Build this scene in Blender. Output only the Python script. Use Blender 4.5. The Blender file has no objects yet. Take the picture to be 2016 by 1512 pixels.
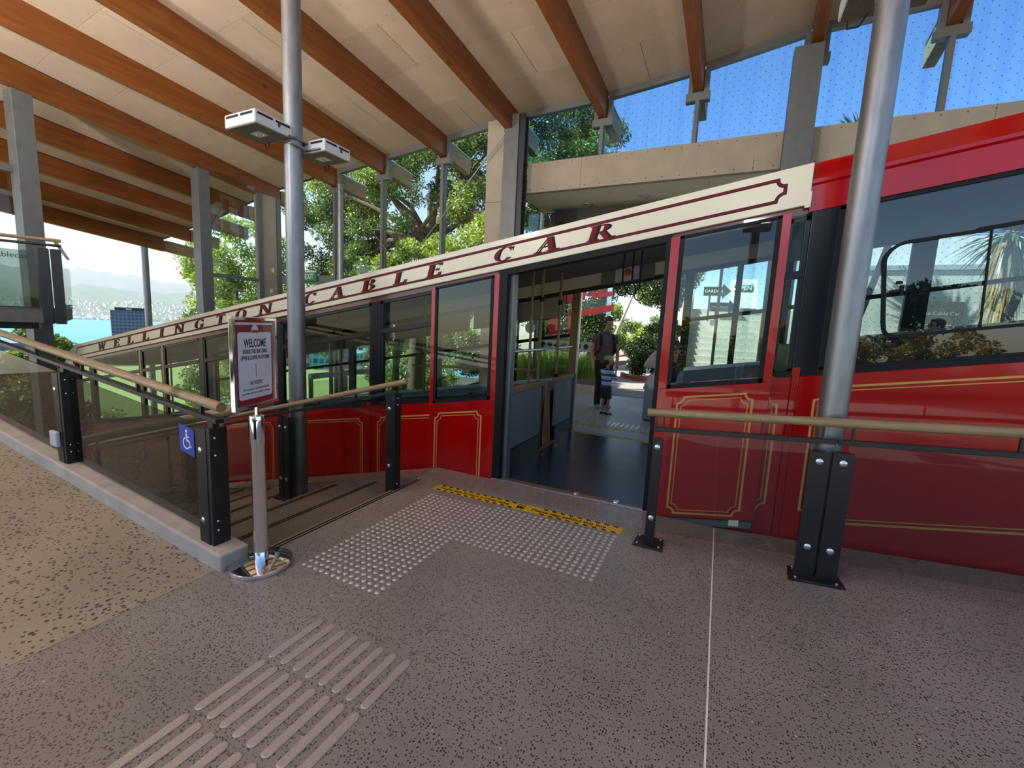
import bpy, bmesh, math, random
import numpy as np
from mathutils import Matrix, Vector
random.seed(7); RNG = np.random.default_rng(11)
SC = bpy.context.scene; COL = SC.collection

# ---------------- camera ----------------
def cam_axes(yaw, pitch, roll):
    f = Vector((-math.sin(yaw)*math.cos(pitch), math.cos(yaw)*math.cos(pitch), math.sin(pitch)))
    r = Vector((math.cos(yaw), math.sin(yaw), 0)); u = r.cross(f)
    return r*math.cos(roll)+u*math.sin(roll), -r*math.sin(roll)+u*math.cos(roll), f
CAMP = Vector((0, 0, 1.55))
cr, cu_, cf = cam_axes(*[math.radians(a) for a in (25.414, -7.512, 2.719)])
cd = bpy.data.cameras.new('camera'); cd.sensor_fit = 'HORIZONTAL'; cd.sensor_width = 36; cd.lens = 36*850/2016
cd.clip_start = 0.05; cd.clip_end = 20000
cam = bpy.data.objects.new('camera', cd); COL.objects.link(cam)
cam.matrix_world = Matrix(((cr.x, cu_.x, -cf.x, 0), (cr.y, cu_.y, -cf.y, 0), (cr.z, cu_.z, -cf.z, 1.55), (0, 0, 0, 1)))
SC.camera = cam

# ---------------- sky, sun, exposure ----------------
SUN_DIR = Vector((-0.55, -0.38, 0.85)).normalized()          # towards the sun
w = bpy.data.worlds.new('world'); SC.world = w; w.use_nodes = True
nt = w.node_tree; nt.nodes.clear()
sky = nt.nodes.new('ShaderNodeTexSky'); sky.sky_type = 'NISHITA'; sky.sun_disc = False
sky.sun_elevation = math.asin(SUN_DIR.z); sky.sun_rotation = math.atan2(SUN_DIR.x, SUN_DIR.y)
sky.altitude = 120; sky.air_density = 1.0; sky.dust_density = 0.45; sky.ozone_density = 3.0
bg = nt.nodes.new('ShaderNodeBackground'); bg.inputs[1].default_value = 0.10
wo = nt.nodes.new('ShaderNodeOutputWorld')
nt.links.new(sky.outputs[0], bg.inputs[0]); nt.links.new(bg.outputs[0], wo.inputs[0])
sd = bpy.data.lights.new('sun', 'SUN'); sd.energy = 4.4; sd.angle = 0.009; sd.color = (1.0, 0.95, 0.86)
so = bpy.data.objects.new('sun', sd); COL.objects.link(so)
so.rotation_euler = SUN_DIR.to_track_quat('Z', 'Y').to_euler()
SC.view_settings.view_transform = 'Standard'; SC.view_settings.look = 'None'
SC.view_settings.exposure = 1.42; SC.view_settings.gamma = 1.0; SC.view_settings.use_curve_mapping = False
SC.cycles.use_denoising = True
SC.cycles.max_bounces = 14; SC.cycles.transparent_max_bounces = 40; SC.cycles.diffuse_bounces = 6
SC.cycles.glossy_bounces = 4; SC.cycles.sample_clamp_indirect = 6.0; SC.cycles.volume_bounces = 0
SC.cycles.caustics_reflective = False; SC.cycles.caustics_refractive = False

# ---------------- mesh builder ----------------
class B:
    def __init__(s): s.v = []; s.f = []; s.mi = []; s.m = 0
    def add(s, vs, fs):
        n = len(s.v); s.v += [tuple(p) for p in vs]
        s.f += [tuple(i+n for i in f) for f in fs]; s.mi += [s.m]*len(fs); return s
    def box(s, x0, x1, y0, y1, z0, z1, k=0.0):
        vs = [(x, y, z+k*x) for z in (z0, z1) for y in (y0, y1) for x in (x0, x1)]
        return s.add(vs, [(0, 2, 3, 1), (4, 5, 7, 6), (0, 1, 5, 4), (2, 6, 7, 3), (0, 4, 6, 2), (1, 3, 7, 5)])
    def bar(s, p, q, w, h, up=(0, 0, 1)):
        p, q, up = Vector(p), Vector(q), Vector(up); d = (q-p).normalized()
        sx = d.cross(up).normalized(); su = sx.cross(d)
        vs = []
        for c in (p, q):
            for a, b in ((-1, -1), (1, -1), (1, 1), (-1, 1)): vs.append(c+sx*(a*w/2)+su*(b*h/2))
        return s.add(vs, [(0, 3, 2, 1), (4, 5, 6, 7), (0, 1, 5, 4), (1, 2, 6, 5), (2, 3, 7, 6), (3, 0, 4, 7)])
    def tube(s, pts, r, n=10, ell=None):
        pts = [Vector(p) for p in pts]; m = len(pts)
        rs = r if isinstance(r, (list, tuple)) else [r]*m
        vs = []; ref = None
        for i, p in enumerate(pts):
            t = (pts[min(i+1, m-1)]-pts[max(i-1, 0)]).normalized()
            if ref is None:
                ref = t.cross(Vector((0, 0, 1)))
                if ref.length < 0.05: ref = t.cross(Vector((0, 1, 0)))
            a = (ref - t*ref.dot(t)).normalized(); ref = a; b = t.cross(a)
            for j in range(n):
                an = 2*math.pi*j/n
                vs.append(p+a*(rs[i]*math.cos(an))+b*(rs[i]*math.sin(an)))
        fs = [(i*n+j, i*n+(j+1) % n, (i+1)*n+(j+1) % n, (i+1)*n+j) for i in range(m-1) for j in range(n)]
        fs += [tuple(range(n-1, -1, -1)), tuple(range((m-1)*n, m*n))]
        return s.add(vs, fs)
    def loft(s, rings, n=16):
        # rings: (center, half_x vector, half_y vector)
        vs = []
        for c, a, b in rings:
            c, a, b = Vector(c), Vector(a), Vector(b)
            for j in range(n):
                an = 2*math.pi*j/n; vs.append(c+a*math.cos(an)+b*math.sin(an))
        m = len(rings)
        fs = [(i*n+j, i*n+(j+1) % n, (i+1)*n+(j+1) % n, (i+1)*n+j) for i in range(m-1) for j in range(n)]
        fs += [tuple(range(n-1, -1, -1)), tuple(range((m-1)*n, m*n))]
        return s.add(vs, fs)
    def lathe(s, c, prof, n=24, ax=(0, 0, 1)):
        ax = Vector(ax).normalized(); a = ax.orthogonal().normalized(); b = ax.cross(a)
        return s.loft([(Vector(c)+ax*h, a*max(r, 1e-4), b*max(r, 1e-4)) for r, h in prof], n)
    def ball(s, c, rx, ry=None, rz=None, n=12, M=None):
        ry = ry or rx; rz = rz or rx; R = M or Matrix.Identity(3)
        rings = []
        for i in range(n+1):
            t = -math.pi/2+math.pi*i/n; cc = max(math.cos(t), 0.02)
            rings.append((Vector(c)+R@Vector((0, 0, rz*math.sin(t))), R@Vector((rx*cc, 0, 0)), R@Vector((0, ry*cc, 0))))
        return s.loft(rings, n*2)
    def prism(s, pts, d):
        pts = [Vector(p) for p in pts]; n = len(pts); d = Vector(d)
        return s.add(pts+[p+d for p in pts], [tuple(range(n)), tuple(range(2*n-1, n-1, -1))] + [(i, (i+n), (i+1) % n+n, (i+1) % n) for i in range(n)])
    def quad(s, a, b, c, d): return s.add([a, b, c, d], [(0, 1, 2, 3)])
    def shear(s, k):
        s.v = [(x, y, z+k*x) for x, y, z in s.v]; return s

def finish(o, label, cat, group, kind, parent):
    COL.objects.link(o)
    if label: o['label'] = label
    if cat: o['category'] = cat
    if group: o['group'] = group
    if kind: o['kind'] = kind
    if parent is not None:
        o.parent = parent; L = Vector((0, 0, 0)); q = parent
        while q is not None: L += q.location; q = q.parent if False else None
        o.matrix_parent_inverse = WORLD[parent.name].inverted()
    WORLD[o.name] = (WORLD[parent.name] @ o.matrix_parent_inverse if parent is not None else Matrix.Identity(4)) @ Matrix.Translation(o.location)
    return o
WORLD = {}
def mesh_of(name, b, mats, smooth=False, recalc=True):
    me = bpy.data.meshes.new(name); me.from_pydata([tuple(p) for p in b.v], [], b.f)
    for m in (mats if isinstance(mats, (list, tuple)) else [mats]): me.materials.append(m)
    if any(b.mi): me.polygons.foreach_set('material_index', b.mi)
    if recalc:
        bm = bmesh.new(); bm.from_mesh(me); bmesh.ops.recalc_face_normals(bm, faces=bm.faces); bm.to_mesh(me); bm.free()
    if smooth:
        me.polygons.foreach_set('use_smooth', [True]*len(me.polygons))
        if smooth != 'all':
            try: me.set_sharp_from_angle(angle=math.radians(40))
            except Exception: pass
    me.update(); return me
def ob(name, b, mats, parent=None, smooth=False, bev=0, label=None, cat=None, group=None, kind=None, loc=None):
    me = mesh_of(name, b, mats, smooth) if isinstance(b, B) else b
    o = bpy.data.objects.new(name, me)
    if loc: o.location = loc
    if bev:
        md = o.modifiers.new('bevel', 'BEVEL'); md.width = bev; md.segments = 2; md.limit_method = 'ANGLE'; md.angle_limit = 0.6
    return finish(o, label, cat, group, kind, parent)
def empty(name, loc=(0, 0, 0), label=None, cat=None, group=None, kind=None, parent=None):
    o = bpy.data.objects.new(name, None); o.empty_display_size = 0.1; o.location = loc
    return finish(o, label, cat, group, kind, parent)
def copy_to(src, off, parent=None, label=None, group=None):
    # a copy of a whole thing (root, parts, sub-parts) moved by off
    kids = [k for k in bpy.data.objects if k.parent == src]
    c = src.copy(); COL.objects.link(c)
    if parent is None: c.location = src.location+Vector(off)
    if label: c['label'] = label
    if group: c['group'] = group
    for k in kids:
        kk = k.copy(); COL.objects.link(kk); kk.parent = c
        for g in [g for g in bpy.data.objects if g.parent == k]:
            gg = g.copy(); COL.objects.link(gg); gg.parent = kk
    return c
def npmesh(name, V, F, mat, smooth=False):
    me = bpy.data.meshes.new(name); V = np.asarray(V, np.float32); F = np.asarray(F, np.int32); k = F.shape[1]
    me.vertices.add(len(V)); me.vertices.foreach_set('co', V.ravel())
    me.loops.add(F.size); me.loops.foreach_set('vertex_index', F.ravel())
    me.polygons.add(len(F)); me.polygons.foreach_set('loop_start', np.arange(0, F.size, k, dtype=np.int32))
    me.polygons.foreach_set('loop_total', np.full(len(F), k, np.int32))
    me.materials.append(mat); me.update(calc_edges=True); me.validate(); return me

# ---------------- materials ----------------
def lin(c):
    if isinstance(c, str): c = [int(c[i:i+2], 16)/255 for i in (0, 2, 4)]
    return tuple(((x/12.92) if x <= 0.04045 else ((x+0.055)/1.055)**2.4) for x in c[:3])+(1.0,)
def new_mat(name):
    m = bpy.data.materials.new(name); m.use_nodes = True; t = m.node_tree; t.nodes.clear()
    o = t.nodes.new('ShaderNodeOutputMaterial'); return m, t, o
def N(t, typ, **kw):
    n = t.nodes.new(typ)
    for k, v in kw.items():
        if k.startswith('i_'):
            n.inputs[k[2:].replace('_', ' ')].default_value = v
        else: setattr(n, k, v)
    return n
def ramp(t, fac, stops):
    r = N(t, 'ShaderNodeValToRGB'); e = r.color_ramp.elements
    while len(e) > 1: e.remove(e[-1])
    e[0].position = stops[0][0]; e[0].color = stops[0][1]
    for p, c in stops[1:]:
        x = e.new(p); x.color = c
    t.links.new(fac, r.inputs[0]); return r.outputs[0]
def pbr(name, col, rough=0.5, metal=0.0, noise=None, bump=None, coat=0.0, spec=0.5, stretch=(1, 1, 1), col2=None, rvar=0.0):
    m, t, o = new_mat(name); p = N(t, 'ShaderNodeBsdfPrincipled'); c = lin(col)
    p.inputs['Base Color'].default_value = c; p.inputs['Roughness'].default_value = rough; p.inputs['Metallic'].default_value = metal
    p.inputs['Coat Weight'].default_value = coat; p.inputs['Coat Roughness'].default_value = 0.04; p.inputs['Specular IOR Level'].default_value = spec
    if noise or bump:
        tc = N(t, 'ShaderNodeTexCoord'); mp = N(t, 'ShaderNodeMapping'); mp.inputs['Scale'].default_value = stretch
        t.links.new(tc.outputs['Object'], mp.inputs[0])
    if noise:
        sc, amt = noise; nz = N(t, 'ShaderNodeTexNoise'); nz.inputs['Scale'].default_value = sc; nz.inputs['Detail'].default_value = 5; nz.inputs['Roughness'].default_value = 0.6
        t.links.new(mp.outputs[0], nz.inputs['Vector'])
        c2 = lin(col2) if col2 else tuple(x*(1-amt) for x in c[:3])+(1,)
        c1 = c if col2 else tuple(min(1, x*(1+amt)) for x in c[:3])+(1,)
        t.links.new(ramp(t, nz.outputs['Fac'], [(0.3, c2), (0.7, c1)]), p.inputs['Base Color'])
        if rvar:
            mr = N(t, 'ShaderNodeMapRange'); mr.inputs['To Min'].default_value = rough-rvar; mr.inputs['To Max'].default_value = rough+rvar
            t.links.new(nz.outputs['Fac'], mr.inputs[0]); t.links.new(mr.outputs[0], p.inputs['Roughness'])
    if bump:
        sc, st = bump; nb = N(t, 'ShaderNodeTexNoise'); nb.inputs['Scale'].default_value = sc; nb.inputs['Detail'].default_value = 4
        t.links.new(mp.outputs[0], nb.inputs['Vector'])
        bp = N(t, 'ShaderNodeBump'); bp.inputs['Strength'].default_value = st; bp.inputs['Distance'].default_value = 0.004
        t.links.new(nb.outputs['Fac'], bp.inputs['Height']); t.links.new(bp.outputs[0], p.inputs['Normal'])
    t.links.new(p.outputs[0], o.inputs[0]); return m
def aggregate(name, base, stone, chip, scale, rough, thr=0.36):
    m, t, o = new_mat(name); p = N(t, 'ShaderNodeBsdfPrincipled'); tc = N(t, 'ShaderNodeTexCoord')
    wn = N(t, 'ShaderNodeTexNoise'); wn.inputs['Scale'].default_value = scale*0.9
    ad = N(t, 'ShaderNodeMix', data_type='VECTOR'); ad.inputs[0].default_value = 0.006*60/scale
    t.links.new(tc.outputs['Object'], wn.inputs['Vector']); t.links.new(tc.outputs['Object'], ad.inputs[4]); t.links.new(wn.outputs['Color'], ad.inputs[5])
    vo = N(t, 'ShaderNodeTexVoronoi'); vo.inputs['Scale'].default_value = scale; t.links.new(ad.outputs[1], vo.inputs['Vector'])
    sep = N(t, 'ShaderNodeSeparateColor'); t.links.new(vo.outputs['Color'], sep.inputs[0])
    # stone radius varies per cell
    mr = N(t, 'ShaderNodeMapRange'); mr.inputs['From Min'].default_value = 0.0; mr.inputs['From Max'].default_value = 1.0; mr.inputs['To Min'].default_value = 0.06; mr.inputs['To Max'].default_value = thr+0.14
    t.links.new(sep.outputs[0], mr.inputs[0])
    sb = N(t, 'ShaderNodeMath', operation='SUBTRACT'); t.links.new(mr.outputs[0], sb.inputs[0]); t.links.new(vo.outputs['Distance'], sb.inputs[1])
    mm = N(t, 'ShaderNodeMapRange'); mm.inputs['From Min'].default_value = -0.02; mm.inputs['From Max'].default_value = 0.04; t.links.new(sb.outputs[0], mm.inputs[0])
    big = N(t, 'ShaderNodeTexNoise'); big.inputs['Scale'].default_value = 1.3; big.inputs['Detail'].default_value = 6; t.links.new(tc.outputs['Object'], big.inputs['Vector'])
    b = lin(base); bc = ramp(t, big.outputs['Fac'], [(0.3, tuple(x*0.82 for x in b[:3])+(1,)), (0.72, tuple(x*1.15 for x in b[:3])+(1,))])
    st = lin(stone); stc = ramp(t, sep.outputs[1], [(0.0, tuple(x*0.6 for x in st[:3])+(1,)), (0.9, tuple(x*1.4 for x in st[:3])+(1,)), (0.992, tuple(x*1.4 for x in st[:3])+(1,)), (0.994, lin(chip))])
    mx = N(t, 'ShaderNodeMix', data_type='RGBA'); t.links.new(mm.outputs[0], mx.inputs[0]); t.links.new(bc, mx.inputs[6]); t.links.new(stc, mx.inputs[7])
    t.links.new(mx.outputs[2], p.inputs['Base Color']); p.inputs['Roughness'].default_value = rough
    rr = N(t, 'ShaderNodeMapRange'); rr.inputs['To Min'].default_value = rough-0.08; rr.inputs['To Max'].default_value = rough+0.12
    t.links.new(big.outputs['Fac'], rr.inputs[0]); t.links.new(rr.outputs[0], p.inputs['Roughness'])
    t.links.new(p.outputs[0], o.inputs[0]); return m
def wood(name, c1, c2, axis='Y', rough=0.45, scale=6.0, coat=0.0):
    m, t, o = new_mat(name); p = N(t, 'ShaderNodeBsdfPrincipled'); tc = N(t, 'ShaderNodeTexCoord'); mp = N(t, 'ShaderNodeMapping')
    s = {'X': (0.06, 1, 1), 'Y': (1, 0.06, 1), 'Z': (1, 1, 0.06)}[axis]; mp.inputs['Scale'].default_value = s
    nz = N(t, 'ShaderNodeTexNoise'); nz.inputs['Scale'].default_value = scale*5; nz.inputs['Detail'].default_value = 8; nz.inputs['Roughness'].default_value = 0.65
    t.links.new(tc.outputs['Object'], mp.inputs[0]); t.links.new(mp.outputs[0], nz.inputs['Vector'])
    # a few knots
    kn = N(t, 'ShaderNodeTexVoronoi'); kn.inputs['Scale'].default_value = 1.1; t.links.new(tc.outputs['Object'], kn.inputs['Vector'])
    km = N(t, 'ShaderNodeMapRange'); km.inputs['From Min'].default_value = 0.03; km.inputs['From Max'].default_value = 0.09; t.links.new(kn.outputs['Distance'], km.inputs[0])
    c = ramp(t, nz.outputs['Fac'], [(0.25, lin(c2)), (0.75, lin(c1))])
    mx = N(t, 'ShaderNodeMix', data_type='RGBA'); mx.inputs[6].default_value = tuple(x*0.35 for x in lin(c2)[:3])+(1,)
    t.links.new(km.outputs[0], mx.inputs[0]); t.links.new(c, mx.inputs[7]); t.links.new(mx.outputs[2], p.inputs['Base Color'])
    p.inputs['Roughness'].default_value = rough; p.inputs['Coat Weight'].default_value = coat
    t.links.new(p.outputs[0], o.inputs[0]); return m
def glass(name, tint=(0.9, 0.95, 0.93), refl=1.0, dots=False, rough=0.0):
    m, t, o = new_mat(name); tr = N(t, 'ShaderNodeBsdfTransparent'); tr.inputs[0].default_value = tuple(tint)+(1,)
    gl = N(t, 'ShaderNodeBsdfGlossy'); gl.inputs['Roughness'].default_value = rough
    fr = N(t, 'ShaderNodeFresnel'); fr.inputs[0].default_value = 1.52; ge = N(t, 'ShaderNodeNewGeometry')
    iv = N(t, 'ShaderNodeMath', operation='SUBTRACT'); iv.inputs[0].default_value = 1.0; t.links.new(ge.outputs['Backfacing'], iv.inputs[1])
    iv.use_clamp = True
    mu = N(t, 'ShaderNodeMath', operation='MULTIPLY', use_clamp=True); t.links.new(fr.outputs[0], mu.inputs[0]); t.links.new(iv.outputs[0], mu.inputs[1])
    m2 = N(t, 'ShaderNodeMath', operation='MULTIPLY', use_clamp=True); m2.inputs[1].default_value = refl; t.links.new(mu.outputs[0], m2.inputs[0])
    mx = N(t, 'ShaderNodeMixShader'); t.links.new(m2.outputs[0], mx.inputs[0]); t.links.new(tr.outputs[0], mx.inputs[1]); t.links.new(gl.outputs[0], mx.inputs[2])
    out = mx.outputs[0]
    if dots:   # printed frit dots and old drip streaks on the pane
        tc = N(t, 'ShaderNodeTexCoord'); mp = N(t, 'ShaderNodeMapping'); mp.inputs['Scale'].default_value = (9, 0, 9); mp.inputs['Rotation'].default_value = (0, math.radians(45), 0)
        t.links.new(tc.outputs['Object'], mp.inputs[0])
        vo = N(t, 'ShaderNodeTexVoronoi'); vo.inputs['Scale'].default_value = 1; vo.inputs['Randomness'].default_value = 0.0; t.links.new(mp.outputs[0], vo.inputs['Vector'])
        lt = N(t, 'ShaderNodeMath', operation='LESS_THAN'); lt.inputs[1].default_value = 0.075; t.links.new(vo.outputs['Distance'], lt.inputs[0])
        df = N(t, 'ShaderNodeBsdfDiffuse'); df.inputs[0].default_value = (0.05, 0.1, 0.2, 1); sm = N(t, 'ShaderNodeMath', operation='MULTIPLY'); sm.inputs[1].default_value = 0.5
        t.links.new(lt.outputs[0], sm.inputs[0])
        m3 = N(t, 'ShaderNodeMixShader'); t.links.new(sm.outputs[0], m3.inputs[0]); t.links.new(out, m3.inputs[1]); t.links.new(df.outputs[0], m3.inputs[2]); out = m3.outputs[0]
        ms = N(t, 'ShaderNodeMapping'); ms.inputs['Scale'].default_value = (7, 0, 0.18); t.links.new(tc.outputs['Object'], ms.inputs[0])
        ns = N(t, 'ShaderNodeTexNoise'); ns.inputs['Scale'].default_value = 1; ns.inputs['Detail'].default_value = 3; t.links.new(ms.outputs[0], ns.inputs['Vector'])
        t.links.new(ramp(t, ns.outputs['Fac'], [(0.45, tuple(tint)+(1,)), (0.75, (tint[0]*0.86, tint[1]*0.91, tint[2]*0.97, 1))]), tr.inputs[0])
    t.links.new(out, o.inputs[0]); return m
def leaf_mat(name, dark, light, trans=0.35):
    m, t, o = new_mat(name); ge = N(t, 'ShaderNodeNewGeometry')
    c = ramp(t, ge.outputs['Random Per Island'], [(0.0, lin(dark)), (0.55, tuple((a+b)/2 for a, b in zip(lin(dark), lin(light)))), (1.0, lin(light))])
    d = N(t, 'ShaderNodeBsdfDiffuse'); tl = N(t, 'ShaderNodeBsdfTranslucent'); gl = N(t, 'ShaderNodeBsdfGlossy'); gl.inputs['Roughness'].default_value = 0.4
    t.links.new(c, d.inputs[0]); t.links.new(c, tl.inputs[0])
    mx = N(t, 'ShaderNodeMixShader'); mx.inputs[0].default_value = trans; t.links.new(d.outputs[0], mx.inputs[1]); t.links.new(tl.outputs[0], mx.inputs[2])
    m2 = N(t, 'ShaderNodeMixShader'); m2.inputs[0].default_value = 0.07; t.links.new(mx.outputs[0], m2.inputs[1]); t.links.new(gl.outputs[0], m2.inputs[2])
    t.links.new(m2.outputs[0], o.inputs[0]); return m
def emit(name, col, s):
    m, t, o = new_mat(name); e = N(t, 'ShaderNodeEmission'); e.inputs[0].default_value = lin(col); e.inputs[1].default_value = s
    t.links.new(e.outputs[0], o.inputs[0]); return m

M = dict(
 terrazzo=aggregate('polished_aggregate', '8d8881', '413a34', 'cfc8bc', 100, 0.36, 0.36),
 coping=aggregate('coping_aggregate', '8a7f77', '4a423c', 'c8c0b4', 75, 0.26, 0.3),
 rampfloor=aggregate('exposed_aggregate', '9b927d', '4a433b', '9b927d', 46, 0.75, 0.33),
 tread=aggregate('tread_stone', '6a6660', '3d3a36', '9a948a', 75, 0.4, 0.28),
 concrete=pbr('concrete', 'b3ada2', 0.8, noise=(6, 0.16), bump=(40, 0.3)),
 darkconc=pbr('dark_concrete', '6d6b68', 0.85, noise=(5, 0.2), bump=(40, 0.3)),
 paleconc=pbr('pale_concrete', 'b9b7b0', 0.8, noise=(3, 0.1)),
 platconc=pbr('far_platform_concrete', 'a9b1b4', 0.42, noise=(4, 0.12)),
 steel=pbr('stud_steel', 'd2d0ce', 0.3, 0.55), chrome=pbr('chrome', 'e4e4e6', 0.06, 1.0),
 bolt=pbr('bolt_steel', 'd8d8d6', 0.25, 1.0), galv=pbr('galvanised', '87898b', 0.44, 0.85, noise=(12, 0.2), rvar=0.08, stretch=(1, 1, 0.25)),
 barsteel=pbr('knurled_steel', 'b3aca7', 0.4, 0.35, noise=(220, 0.25)),
 black=pbr('black_powdercoat', '17181a', 0.38, noise=(30, 0.15)), rubber=pbr('rubber', '0a0b0d', 0.6, spec=0.3), soffit=pbr('soffit_board', 'ded6bc', 0.8, noise=(2.2, 0.05)), navyblack=pbr('blue_black_paint', '0b1018', 0.3, spec=0.3),
 greysteel=pbr('grey_steel', '6e7072', 0.5, 0.35, noise=(5, 0.12)), darksteel=pbr('dark_steel', '3a3a3b', 0.5, 0.3),
 mullion=pbr('grey_mullion', '6f6f6d', 0.5, 0.3), alu=pbr('aluminium', 'b8bcc0', 0.35, 0.9),
 beam=wood('glulam', '945522', '683513', 'Y', 0.42, 3.0), beamend=wood('weathered_glulam', 'a98f66', '7f6a4b', 'Y', 0.7, 3.0),
 rail=wood('handrail_timber', 'a88f68', '7a6444', 'X', 0.4, 9.0, 0.2), benchwood=wood('bench_timber', 'a37a45', '7a5529', 'Z', 0.45, 6.0),
 ceil=pbr('ceiling_board', 'c3ae97', 0.8, noise=(2.2, 0.07)), fibre=pbr('fibre_cement', 'a59887', 0.8, noise=(3, 0.08)), screw=pbr('screw_rust', '5e4a3c', 0.7),
 red=pbr('red_enamel', 'a40004', 0.25, coat=0.6, spec=0.3), maroon=pbr('maroon_enamel', '5a060c', 0.3, coat=0.4), cream=pbr('cream_enamel', 'dcd3b8', 0.3, coat=0.3, noise=(1.5, 0.03)),
 gold=pbr('gold_line', 'c99b4e', 0.4), lred=pbr('letter_red', '6a0710', 0.5, spec=0.2), lblack=pbr('letter_black', '0c0908', 0.5, spec=0.2),
 carfloor=pbr('blue_floor_vinyl', '1d2a3d', 0.25, noise=(60, 0.15)), cargrey=pbr('partition_grey', '727a83', 0.5, noise=(80, 0.05)), cardark=pbr('car_lining', '33302c', 0.7), carceil=pbr('car_ceiling', '77766f', 0.7), dash=pbr('cab_console', '111214', 0.5),
 bronze=pbr('threshold_bronze', '8a5a2c', 0.45, 0.3), white=pbr('white_enamel', 'e8e8e6', 0.5), lumgrey=pbr('fitting_grey', 'b9bec4', 0.45), perf=pbr('perforated_mesh', '55524d', 0.6, noise=(160, 0.5)),
 paper=pbr('poster_paper', 'c9c9d6', 0.35, coat=0.5), posterred=pbr('poster_red', '7a1620', 0.35, coat=0.5), ink=pbr('ink', '17161a', 0.5),
 yellow=pbr('tape_yellow', 'd3ad1c', 0.45, noise=(30, 0.1)), tapeblack=pbr('tape_black', '161512', 0.45),
 blue=pbr('sign_blue', '1b3fa5', 0.4), green=pbr('exit_green', '1b7a4a', 0.4), teal=pbr('sign_teal', '2d7f84', 0.5), purple=pbr('sign_purple', '33285c', 0.5), dgreen=pbr('sign_dark_green', '1f3a24', 0.5),
 vinylred=pbr('red_vinyl', 'e0121a', 0.5), frosted=pbr('frosted_film', '9fb0a6', 0.6), orange=pbr('orange_lamp', 'd84a22', 0.4),
 glass=glass('clear_glass', (0.93, 0.97, 0.95)), entryglass=glass('entrance_glass', (0.88, 0.95, 0.94), dots=True), fritglass=glass('fritted_glass', (0.70, 0.88, 1.0), dots=True), tint=glass('tinted_balustrade_glass', (0.50, 0.54, 0.52), 1.0),
 balglass=glass('balustrade_glass', (0.80, 0.86, 0.84)), doorglass=glass('door_glass', (0.84, 0.90, 0.88), 1.5), carglass=glass('car_window_glass', (0.84, 0.90, 0.88), 0.55), cabglass=glass('cab_window_glass', (0.72, 0.76, 0.79), 2.4),
 brick=pbr('brick', 'a8604a', 0.8, noise=(20, 0.25)), asphalt=pbr('path', '8f8d88', 0.85, noise=(8, 0.15)), soil=pbr('soil', '4a4033', 0.95, noise=(6, 0.3)),
 lawn=pbr('lawn_grass', '77823f', 0.95, noise=(0.12, 0.3), col2='5f7438'), bark=pbr('bark', '6a5a4a', 0.9, noise=(9, 0.35), bump=(20, 0.6)), palebark=pbr('pale_bark', 'b5a898', 0.85, noise=(9, 0.2)),
 leafdark=leaf_mat('leaf_dark', '1a2a14', '415c2a'), leafmid=leaf_mat('leaf_mid', '35521f', '92ab48'), leafbright=leaf_mat('leaf_bright', '5f8826', 'cdda66'), leafyellow=leaf_mat('leaf_yellow', '7d8426', 'd3ac30'), grassblade=leaf_mat('grass_blade', '9cb636', 'dce56a'), palm=leaf_mat('palm_blade', '4f6b3c', '9db277'), deadfrond=leaf_mat('dead_frond', 'a5854e', 'd8bb7e', 0.1),
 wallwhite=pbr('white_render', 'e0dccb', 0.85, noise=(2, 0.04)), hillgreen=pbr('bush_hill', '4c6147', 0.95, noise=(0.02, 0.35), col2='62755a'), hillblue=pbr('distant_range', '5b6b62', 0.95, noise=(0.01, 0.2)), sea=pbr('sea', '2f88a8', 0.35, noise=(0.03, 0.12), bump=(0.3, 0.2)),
 tower=pbr('tower_grey', '666b72', 0.6), towerwin=pbr('tower_window', '353a42', 0.2), house=pbr('house_white', 'd9d5cc', 0.8), turq=pbr('turquoise_cladding', '4fb0a0', 0.4), bluegrey=pbr('blue_grey_cladding', '5d6b7d', 0.5), tan=pbr('tan_render', 'a39a8a', 0.8), winblue=pbr('window_blue', '3a4f66', 0.2),
 skin=pbr('skin', 'b98a70', 0.55, noise=(20, 0.06)), hairdark=pbr('dark_hair', '2a211c', 0.6, noise=(90, 0.3)), shirtgrey=pbr('charcoal_cotton', '55545a', 0.85, noise=(40, 0.08)), trousers=pbr('black_trousers', '17171a', 0.8), shoe=pbr('grey_trainer', '8d8f88', 0.7), shoewhite=pbr('white_sole', 'd5d5cf', 0.6), packblack=pbr('black_nylon', '121317', 0.7), shorts=pbr('olive_shorts', '3c4234', 0.85), cap=pbr('beige_cap', 'b9a88c', 0.85), navy=pbr('navy_cotton', '171c33', 0.8), jacket=pbr('white_jacket', 'dddcd8', 0.8), tote=pbr('tote_canvas', 'cfcabd', 0.9), plastic=pbr('white_plastic_film', 'd9dde2', 0.35), eye=pbr('eye_dark', '120e0c', 0.3), lip=pbr('lip', '8d5248', 0.5),
)
def per_piece(m, amt):
    # boards of one roof differ a little in tone from piece to piece
    t = m.node_tree; p = [n for n in t.nodes if n.type == 'BSDF_PRINCIPLED'][0]; l = p.inputs['Base Color'].links[0]; src = l.from_socket
    oi = N(t, 'ShaderNodeObjectInfo'); mr = N(t, 'ShaderNodeMapRange'); mr.inputs['To Min'].default_value = 1-amt; mr.inputs['To Max'].default_value = 1+amt; t.links.new(oi.outputs['Random'], mr.inputs[0])
    h = N(t, 'ShaderNodeHueSaturation'); t.links.new(src, h.inputs['Color']); t.links.new(mr.outputs[0], h.inputs['Value']); t.links.new(h.outputs[0], p.inputs['Base Color'])
for k_, a_ in (('ceil', .07), ('beam', .10), ('brick', .15), ('fibre', .04), ('tread', .06)): per_piece(M[k_], a_)
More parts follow.
